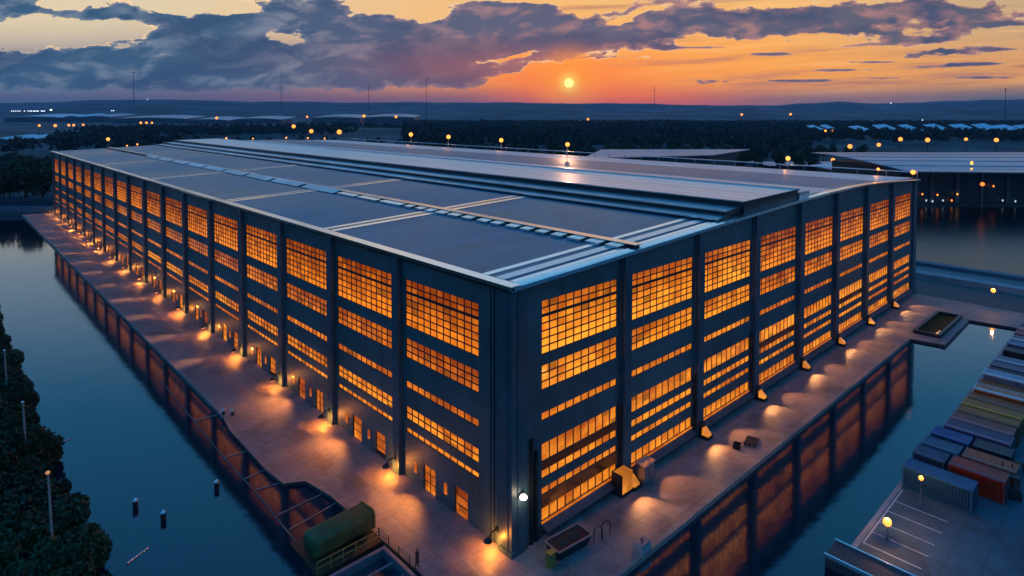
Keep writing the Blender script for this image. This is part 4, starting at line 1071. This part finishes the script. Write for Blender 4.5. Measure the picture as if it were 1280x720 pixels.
# near right corner of the quay: planter, hoops, yellow box, white block
t = thing('skip', (4.2, -2.9, 0), 'dark low open skip on the quay by the near corner', 'skip', rz=R(-6))
a = MB(); a.hexa([(-1.7, -.7, .1), (1.7, -.7, .1), (1.7, .7, .1), (-1.7, .7, .1)], [(-2.0, -.95, 1.0), (2.0, -.95, 1.0), (2.0, .95, 1.0), (-2.0, .95, 1.0)]); a.build('body', M_dark, t)
a = MB()
for y in (-1.0, .86): a.box(-2.05, 2.05, y, y+.14, 1.0, 1.1)
for x in (-2.05, 1.91): a.box(x, x+.14, -.86, .86, 1.0, 1.1)
a.build('rim', M_galv, t)
a = MB(); a.ball((-.7, 0, .95), .6, 10, 6, sz=.4); a.ball((.6, .1, .95), .7, 10, 6, sz=.35); a.build('load', M_soil, t)
for k, x in enumerate((6.9, 8.0)):
    a = MB(); pts = [(-.0, 0)]+[]
    P = [(0, -.45, 0), (0, -.45, 1.0)]+[(0, -.45*math.cos(R(t_)), 1.0+.45*math.sin(R(t_))) for t_ in range(20, 180, 20)]+[(0, .45, 1.0), (0, .45, 0)]
    for p, q in zip(P, P[1:]): a.tube(p, q, .045)
    o = a.build('bicycle_hoop', M_dark, None, (x, -4.1, 0), R(70)); tag(o, ['dark steel hoop on the quay nearer the skip', 'dark steel hoop on the quay farther from the skip'][k], 'bike rack', 'hoops on the narrow quay')
t = thing('fuse_box', (1.6, -3.2, 0), 'small olive yellow box near the hall corner', 'box')
a = MB(); a.box(-.35, .35, -.25, .25, .05, 1.15); a.box(-.4, .4, -.3, .3, 0, .08); a.build('body', mat('olive_paint', (.25, .2, .05), .5), t)
a = MB(); a.box(-.4, .4, -.3, .3, 1.15, 1.22); a.build('lid', M_yellow, t)
t = thing('bollard_block', (9.0, -7.4, 0), 'white concrete block at the water edge of the narrow quay', 'block')
a = MB(); a.hexa([(-.7, -.55, 0), (.7, -.55, 0), (.7, .55, 0), (-.7, .55, 0)], [(-.62, -.47, .8), (.62, -.47, .8), (.62, .47, .8), (-.62, .47, .8)]); a.build('body', M_white, t)
a = MB(); a.tube((0, 0, .8), (0, 0, 1.0), .08); a.tube((-.2, 0, 1.0), (.2, 0, 1.0), .05); a.build('lifting_eye', M_dark, t)
for k, (x, y, lab) in enumerate([(33.6, -5.6, 'dark flat pallet lying on the narrow quay'), (31.2, -5.0, 'small dark crate beside the flat pallet')]):
    a = MB()
    if k == 0:
        for i in range(6): a.box(-1+i*.36, -.75+i*.36, -.7, .7, .22, .28)
        for y_ in (-.6, 0, .5): a.box(-1, 1.05, y_, y_+.12, 0, .22)
    else:
        a.box(-.4, .4, -.4, .4, 0, .08); 
        for q in ((-.4, -.34, -.4, .4), (.34, .4, -.4, .4), (-.34, .34, -.4, -.34), (-.34, .34, .34, .4)): a.box(q[0], q[1], q[2], q[3], .08, .6)
    o = a.build('pallet' if k == 0 else 'crate', M_dark, None, (x, y, 0), R(15)); tag(o, lab, 'pallet' if k == 0 else 'crate')
# jetty with a well at the end of the narrow quay
t = thing('inspection_well', (98, -9.8, 0), 'framed rectangular pit with glowing bottom at the end of the narrow quay', 'pit', rz=0)
a = MB()
for q in ((-7.6, 8.4, -2.0, -1.5), (-7.6, 8.4, 1.6, 2.1), (-7.6, -7.1, -1.5, 1.6), (7.9, 8.4, -1.5, 1.6)): a.box(q[0], q[1], q[2], q[3], 0.0, .55)
a.build('rim', M_dark, t)
a = MB(); a.box(-7.1, 7.9, -1.5, 1.6, .015, .03); a.build('floor', mat('pit_floor', (.1, .06, .015), .9, spec=.1), t)
a = MB(); a.box(-6.9, -3.5, -1.3, -.9, .05, .2); a.box(-6.9, -6.5, -.9, .8, .05, .2); a.build('lamp_strip', window_mat('strip_glass', (.8, .2, .02), (1, .35, .04), .8), t)

# ------------------------------------------------------------------ person on the quay
def person(loc, rz):
    bm = bmesh.new(); L = bm.verts.layers.skin.verify() if False else None; bm.free()
    J = {'pelvis': (0, 0, .95, .15), 'waist': (0, 0, 1.12, .13), 'chest': (0, .01, 1.36, .165), 'neck': (0, .01, 1.53, .06), 'head': (0, -.02, 1.64, .098), 'top': (0, -.01, 1.74, .075),
         'hl': (.1, 0, .88, .1), 'kl': (.12, -.08, .5, .065), 'al': (.12, -.02, .1, .045), 'tl': (.13, -.2, .04, .04),
         'hr': (-.1, 0, .88, .1), 'kr': (-.12, .05, .5, .065), 'ar': (-.12, .16, .1, .045), 'tr': (-.13, .0, .04, .04),
         'sl': (.19, 0, 1.44, .065), 'el': (.25, .03, 1.16, .045), 'wl': (.24, -.1, .93, .032), 'fl': (.24, -.14, .85, .03),
         'sr': (-.19, 0, 1.44, .065), 'er': (-.25, .05, 1.16, .045), 'wr': (-.24, -.06, .93, .032), 'fr': (-.24, -.1, .85, .03)}
    E_ = [('pelvis', 'waist'), ('waist', 'chest'), ('chest', 'neck'), ('neck', 'head'), ('head', 'top'), ('pelvis', 'hl'), ('hl', 'kl'), ('kl', 'al'), ('al', 'tl'), ('pelvis', 'hr'), ('hr', 'kr'), ('kr', 'ar'), ('ar', 'tr'),
          ('chest', 'sl'), ('sl', 'el'), ('el', 'wl'), ('wl', 'fl'), ('chest', 'sr'), ('sr', 'er'), ('er', 'wr'), ('wr', 'fr')]
    names = list(J); me = bpy.data.meshes.new('body'); me.from_pydata([J[n][:3] for n in names], [(names.index(a), names.index(b)) for a, b in E_], [])
    root = thing('person', loc, 'person in dark coat and trousers walking along the wide quay', 'person', rz=rz)
    o = bpy.data.objects.new('body', me); COL.objects.link(o)
    sk = o.modifiers.new('skin', 'SKIN'); 
    for i, n in enumerate(names): me.skin_vertices[0].data[i].radius = (J[n][3], J[n][3]*(.8 if n in ('chest', 'waist', 'pelvis') else 1)); 
    me.skin_vertices[0].data[0].use_root = True
    ss = o.modifiers.new('sub', 'SUBSURF'); ss.levels = 2; ss.render_levels = 2
    dg = bpy.context.evaluated_depsgraph_get(); m2 = bpy.data.meshes.new_from_object(o.evaluated_get(dg)); bpy.data.objects.remove(o)
    m2.materials.clear()
    for m in (mat('cloth_dark', (.02, .02, .024), .8), mat('skin_tone', (.4, .24, .17), .55), mat('hair_dark', (.02, .014, .01), .7)): m2.materials.append(m)
    for p in m2.polygons:
        p.use_smooth = True; z = p.center.z; x = abs(p.center.x)
        p.material_index = 2 if (z > 1.68 or (z > 1.57 and p.center.y > .02)) else (1 if z > 1.52 or (z < .93 and x > .19 and z > .75) else 0)
    o = bpy.data.objects.new('body', m2); COL.objects.link(o); o.parent = root
    a = MB(); a.lathe((0, .0, .62), [(.24, 0), (.2, .3), (.17, .5), (.21, .78), (.1, .88)], 14); c = a.build('coat', mat('coat', (.05, .018, .014), .8), root, smooth=True); c.scale = (1, .72, 1)
person((-7.0, 4.4, 0), R(35))

# ------------------------------------------------------------------ containers on the narrow bank
def corr(m_col, name):
    def fn(nt, vec, cc, b):
        sp = nt.nodes.new('ShaderNodeSeparateXYZ'); nt.links.new(vec, sp.inputs[0])
        w = (X(nt, sp.outputs[1])*24.0).sin()
        bn = nt.nodes.new('ShaderNodeBump'); bn.inputs['Strength'].default_value = .8; bn.inputs['Distance'].default_value = .05; nt.links.new(w.v, bn.inputs['Height']); nt.links.new(bn.outputs[0], b.inputs['Normal'])
        r = noise(nt, vec, 1.1, 7, .7).step(.56, .7)
        return mixc(nt, r*.5, cc, (.06, .03, .02))
    return mat(name, m_col, .45, .1, .2, .8, fn=fn)
def container(x, y1, L_, colname, col, topcol, label, z=0.0, w=2.44, h=2.59, rz=0.0, open_=False):
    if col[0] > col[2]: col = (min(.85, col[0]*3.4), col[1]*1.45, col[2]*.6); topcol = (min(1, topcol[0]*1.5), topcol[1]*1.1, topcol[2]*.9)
    t = thing('shipping_container', (x, y1-L_/2, z), label, 'container', rz=rz)
    m = corr(col, 'paint_'+colname); l2 = L_/2; w2 = w/2
    a = MB(); a.box(-w2+.06, w2-.06, -l2+.06, l2-.06, .12, h-.08); a.build('body', m, t)
    a = MB()
    for sx in (-1, 1):
        for sy in (-1, 1): a.box(sx*w2, sx*(w2-.15), sy*l2, sy*(l2-.15), 0, h)
    for sx in (-1, 1):
        a.box(sx*w2, sx*(w2-.1), -l2+.15, l2-.15, 0, .16); a.box(sx*w2, sx*(w2-.1), -l2+.15, l2-.15, h-.14, h)
    for sy in (-1, 1):
        a.box(-w2+.15, w2-.15, sy*l2, sy*(l2-.1), 0, .16); a.box(-w2+.15, w2-.15, sy*l2, sy*(l2-.1), h-.14, h)
    a.box(-w2-.004, -w2+.55, -l2+.15, l2-.15, h-.05, h+.02)  # wide bright strip along one top edge, standing in for lit roofs
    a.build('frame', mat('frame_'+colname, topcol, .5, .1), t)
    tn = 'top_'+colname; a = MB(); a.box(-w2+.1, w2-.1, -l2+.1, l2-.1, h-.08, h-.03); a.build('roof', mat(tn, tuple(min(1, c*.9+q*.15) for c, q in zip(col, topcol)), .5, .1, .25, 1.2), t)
    a = MB(); a.box(-w2+.18, -.02, -l2-.02, -l2+.05, .2, h-.18); a.box(.02, w2-.18, -l2-.02, -l2+.05, .2, h-.18); d = a.build('door', m, t)
    a = MB()
    for xx in (-.75, -.3, .3, .75): a.tube((xx, -l2-.05, .2), (xx, -l2-.05, h-.2), .025, n=6)
    a.build('locking_bar', M_galv, d)
    return t
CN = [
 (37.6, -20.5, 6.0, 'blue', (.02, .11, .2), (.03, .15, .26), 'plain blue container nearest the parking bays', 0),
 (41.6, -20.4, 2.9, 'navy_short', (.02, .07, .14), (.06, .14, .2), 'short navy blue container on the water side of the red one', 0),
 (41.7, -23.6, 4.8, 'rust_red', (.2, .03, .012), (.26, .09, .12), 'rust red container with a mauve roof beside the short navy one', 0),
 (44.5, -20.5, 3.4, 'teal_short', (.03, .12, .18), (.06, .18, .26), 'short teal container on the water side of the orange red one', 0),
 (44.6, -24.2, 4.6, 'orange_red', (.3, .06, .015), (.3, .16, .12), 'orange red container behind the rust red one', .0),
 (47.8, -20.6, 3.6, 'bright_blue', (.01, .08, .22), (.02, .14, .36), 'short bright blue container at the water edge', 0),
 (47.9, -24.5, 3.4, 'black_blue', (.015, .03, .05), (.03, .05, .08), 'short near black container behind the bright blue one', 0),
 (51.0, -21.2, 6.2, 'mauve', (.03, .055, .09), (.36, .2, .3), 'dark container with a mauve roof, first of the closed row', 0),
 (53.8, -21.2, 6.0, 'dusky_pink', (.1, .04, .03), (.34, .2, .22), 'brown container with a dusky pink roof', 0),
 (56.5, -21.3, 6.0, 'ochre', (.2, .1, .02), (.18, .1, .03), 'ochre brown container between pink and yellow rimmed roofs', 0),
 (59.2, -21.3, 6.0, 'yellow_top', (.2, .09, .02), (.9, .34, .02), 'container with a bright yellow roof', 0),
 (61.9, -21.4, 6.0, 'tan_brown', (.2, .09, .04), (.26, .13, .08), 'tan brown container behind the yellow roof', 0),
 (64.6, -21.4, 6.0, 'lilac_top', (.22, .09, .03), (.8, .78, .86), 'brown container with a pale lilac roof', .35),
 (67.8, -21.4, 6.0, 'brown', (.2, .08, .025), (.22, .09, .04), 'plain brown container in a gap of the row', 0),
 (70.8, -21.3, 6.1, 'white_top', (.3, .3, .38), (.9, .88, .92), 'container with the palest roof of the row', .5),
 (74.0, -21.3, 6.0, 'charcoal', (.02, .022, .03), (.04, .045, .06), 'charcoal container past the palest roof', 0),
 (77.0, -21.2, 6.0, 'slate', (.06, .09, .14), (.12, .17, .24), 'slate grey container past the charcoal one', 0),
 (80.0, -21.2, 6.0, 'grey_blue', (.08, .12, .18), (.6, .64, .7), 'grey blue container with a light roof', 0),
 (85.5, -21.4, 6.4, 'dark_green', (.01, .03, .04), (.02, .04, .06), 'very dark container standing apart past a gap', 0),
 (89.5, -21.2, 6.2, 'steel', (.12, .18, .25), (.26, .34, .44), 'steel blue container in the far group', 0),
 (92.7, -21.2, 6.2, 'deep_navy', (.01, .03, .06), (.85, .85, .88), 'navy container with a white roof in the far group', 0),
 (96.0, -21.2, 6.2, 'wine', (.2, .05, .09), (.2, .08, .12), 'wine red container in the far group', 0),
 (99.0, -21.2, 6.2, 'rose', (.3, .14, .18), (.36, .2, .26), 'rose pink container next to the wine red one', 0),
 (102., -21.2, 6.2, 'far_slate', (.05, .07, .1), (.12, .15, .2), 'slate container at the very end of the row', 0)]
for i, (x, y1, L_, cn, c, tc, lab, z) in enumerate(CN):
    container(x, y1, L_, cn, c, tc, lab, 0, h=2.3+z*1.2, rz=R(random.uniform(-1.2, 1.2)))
# dark forklift beside the red container
t = thing('forklift', (43.8, -30.2, 0), 'dark forklift parked behind the red containers', 'forklift', rz=R(20)); t.location = (43.2, -28.4, 0)
a = MB(); a.hexa([(-1.2, -.7, .35), (1.1, -.7, .35), (1.1, .7, .35), (-1.2, .7, .35)], [(-1.2, -.6, 1.2), (.9, -.6, 1.0), (.9, .6, 1.0), (-1.2, .6, 1.2)]); a.build('body', mat('fork_paint', (.05, .06, .06), .5), t)
a = MB()
for x, y in ((-.7, -.6), (-.7, .6), (.7, -.6), (.7, .6)): a.tube((x, y, 1.0), (x, y, 2.1), .04)
a.box(-.85, .85, -.7, .7, 2.1, 2.18); a.build('cab_frame', M_dark, t)
a = MB(); a.box(1.25, 1.35, -.45, -.35, .1, 2.6); a.box(1.25, 1.35, .35, .45, .1, 2.6); a.box(1.25, 1.35, -.35, .35, 1.4, 1.5); a.box(1.35, 2.4, -.4, -.28, .1, .16); a.box(1.35, 2.4, .28, .4, .1, .16); a.build('mast', M_dark, t)
for x in (-.8, .7):
    for y in (-.75, .6): a = MB(); a.tube((x, y, .35), (x, y+.15, .35), .35, n=16); a.build('wheel', M_dark, t)
# orange barrier rail on the container
t = thing('barrier', (49.0, -27.5, 0), 'small orange barrier beside the near black container', 'barrier')
a = MB(); a.box(-.05, .05, -1.4, 1.4, .85, 1.05); a.box(-.04, .04, -1.4, 1.4, .45, .6); a.build('rail', mat('barrier_orange', (.8, .22, .04), .5), t)
for y in (-1.2, 1.1): a = MB(); a.box(-.3, .3, y, y+.1, 0, .06); a.box(-.05, .05, y, y+.1, .06, 1.1); a.build('leg', M_dark, t)
# moored pontoon with white edges
t = thing('pontoon', (20.6, -23.8, WZ), 'dark grey pontoon with white edges moored below the parking bays', 'pontoon')
a = MB(); a.box(-1.3, 1.3, -5, 4.6, -.3, 1.0); a.build('deck', mat('pontoon_deck', (.05, .07, .08), .6), t)
for x in (-1.38, 1.2): a = MB(); a.box(x, x+.18, -5, 4.7, .85, 1.15); a.build('fender', M_white, t)

# ------------------------------------------------------------------ haze
def haze():
    b = MB(); b.box(-9500, 9500, -9500, 9500, -4.6, 215)
    m = bpy.data.materials.new('haze'); m.use_nodes = True; nt = m.node_tree; nt.nodes.clear()
    out = nt.nodes.new('ShaderNodeOutputMaterial'); v_ = nt.nodes.new('ShaderNodeVolumePrincipled')
    v_.inputs['Color'].default_value = (.38, .62, 1, 1); v_.inputs['Density'].default_value = HAZE; v_.inputs['Anisotropy'].default_value = .3
    nt.links.new(v_.outputs[0], out.inputs['Volume'])
    o = b.build('haze', m); tag(o, kind='stuff')
HAZE = 6.5e-5
haze()

# ------------------------------------------------------------------ render settings
c = sc.cycles
sc.render.engine = 'CYCLES'
c.use_denoising = True
try: c.denoiser = 'OPENIMAGEDENOISE'
except Exception: pass
c.max_bounces = 6; c.diffuse_bounces = 2; c.glossy_bounces = 4; c.transmission_bounces = 2; c.volume_bounces = 0; c.transparent_max_bounces = 8
c.sample_clamp_indirect = 4; c.caustics_reflective = False; c.caustics_refractive = False
c.use_light_tree = True
sc.view_settings.view_transform = 'Standard'; sc.view_settings.look = 'None'; sc.view_settings.exposure = 0; sc.view_settings.gamma = 1; sc.view_settings.use_curve_mapping = False
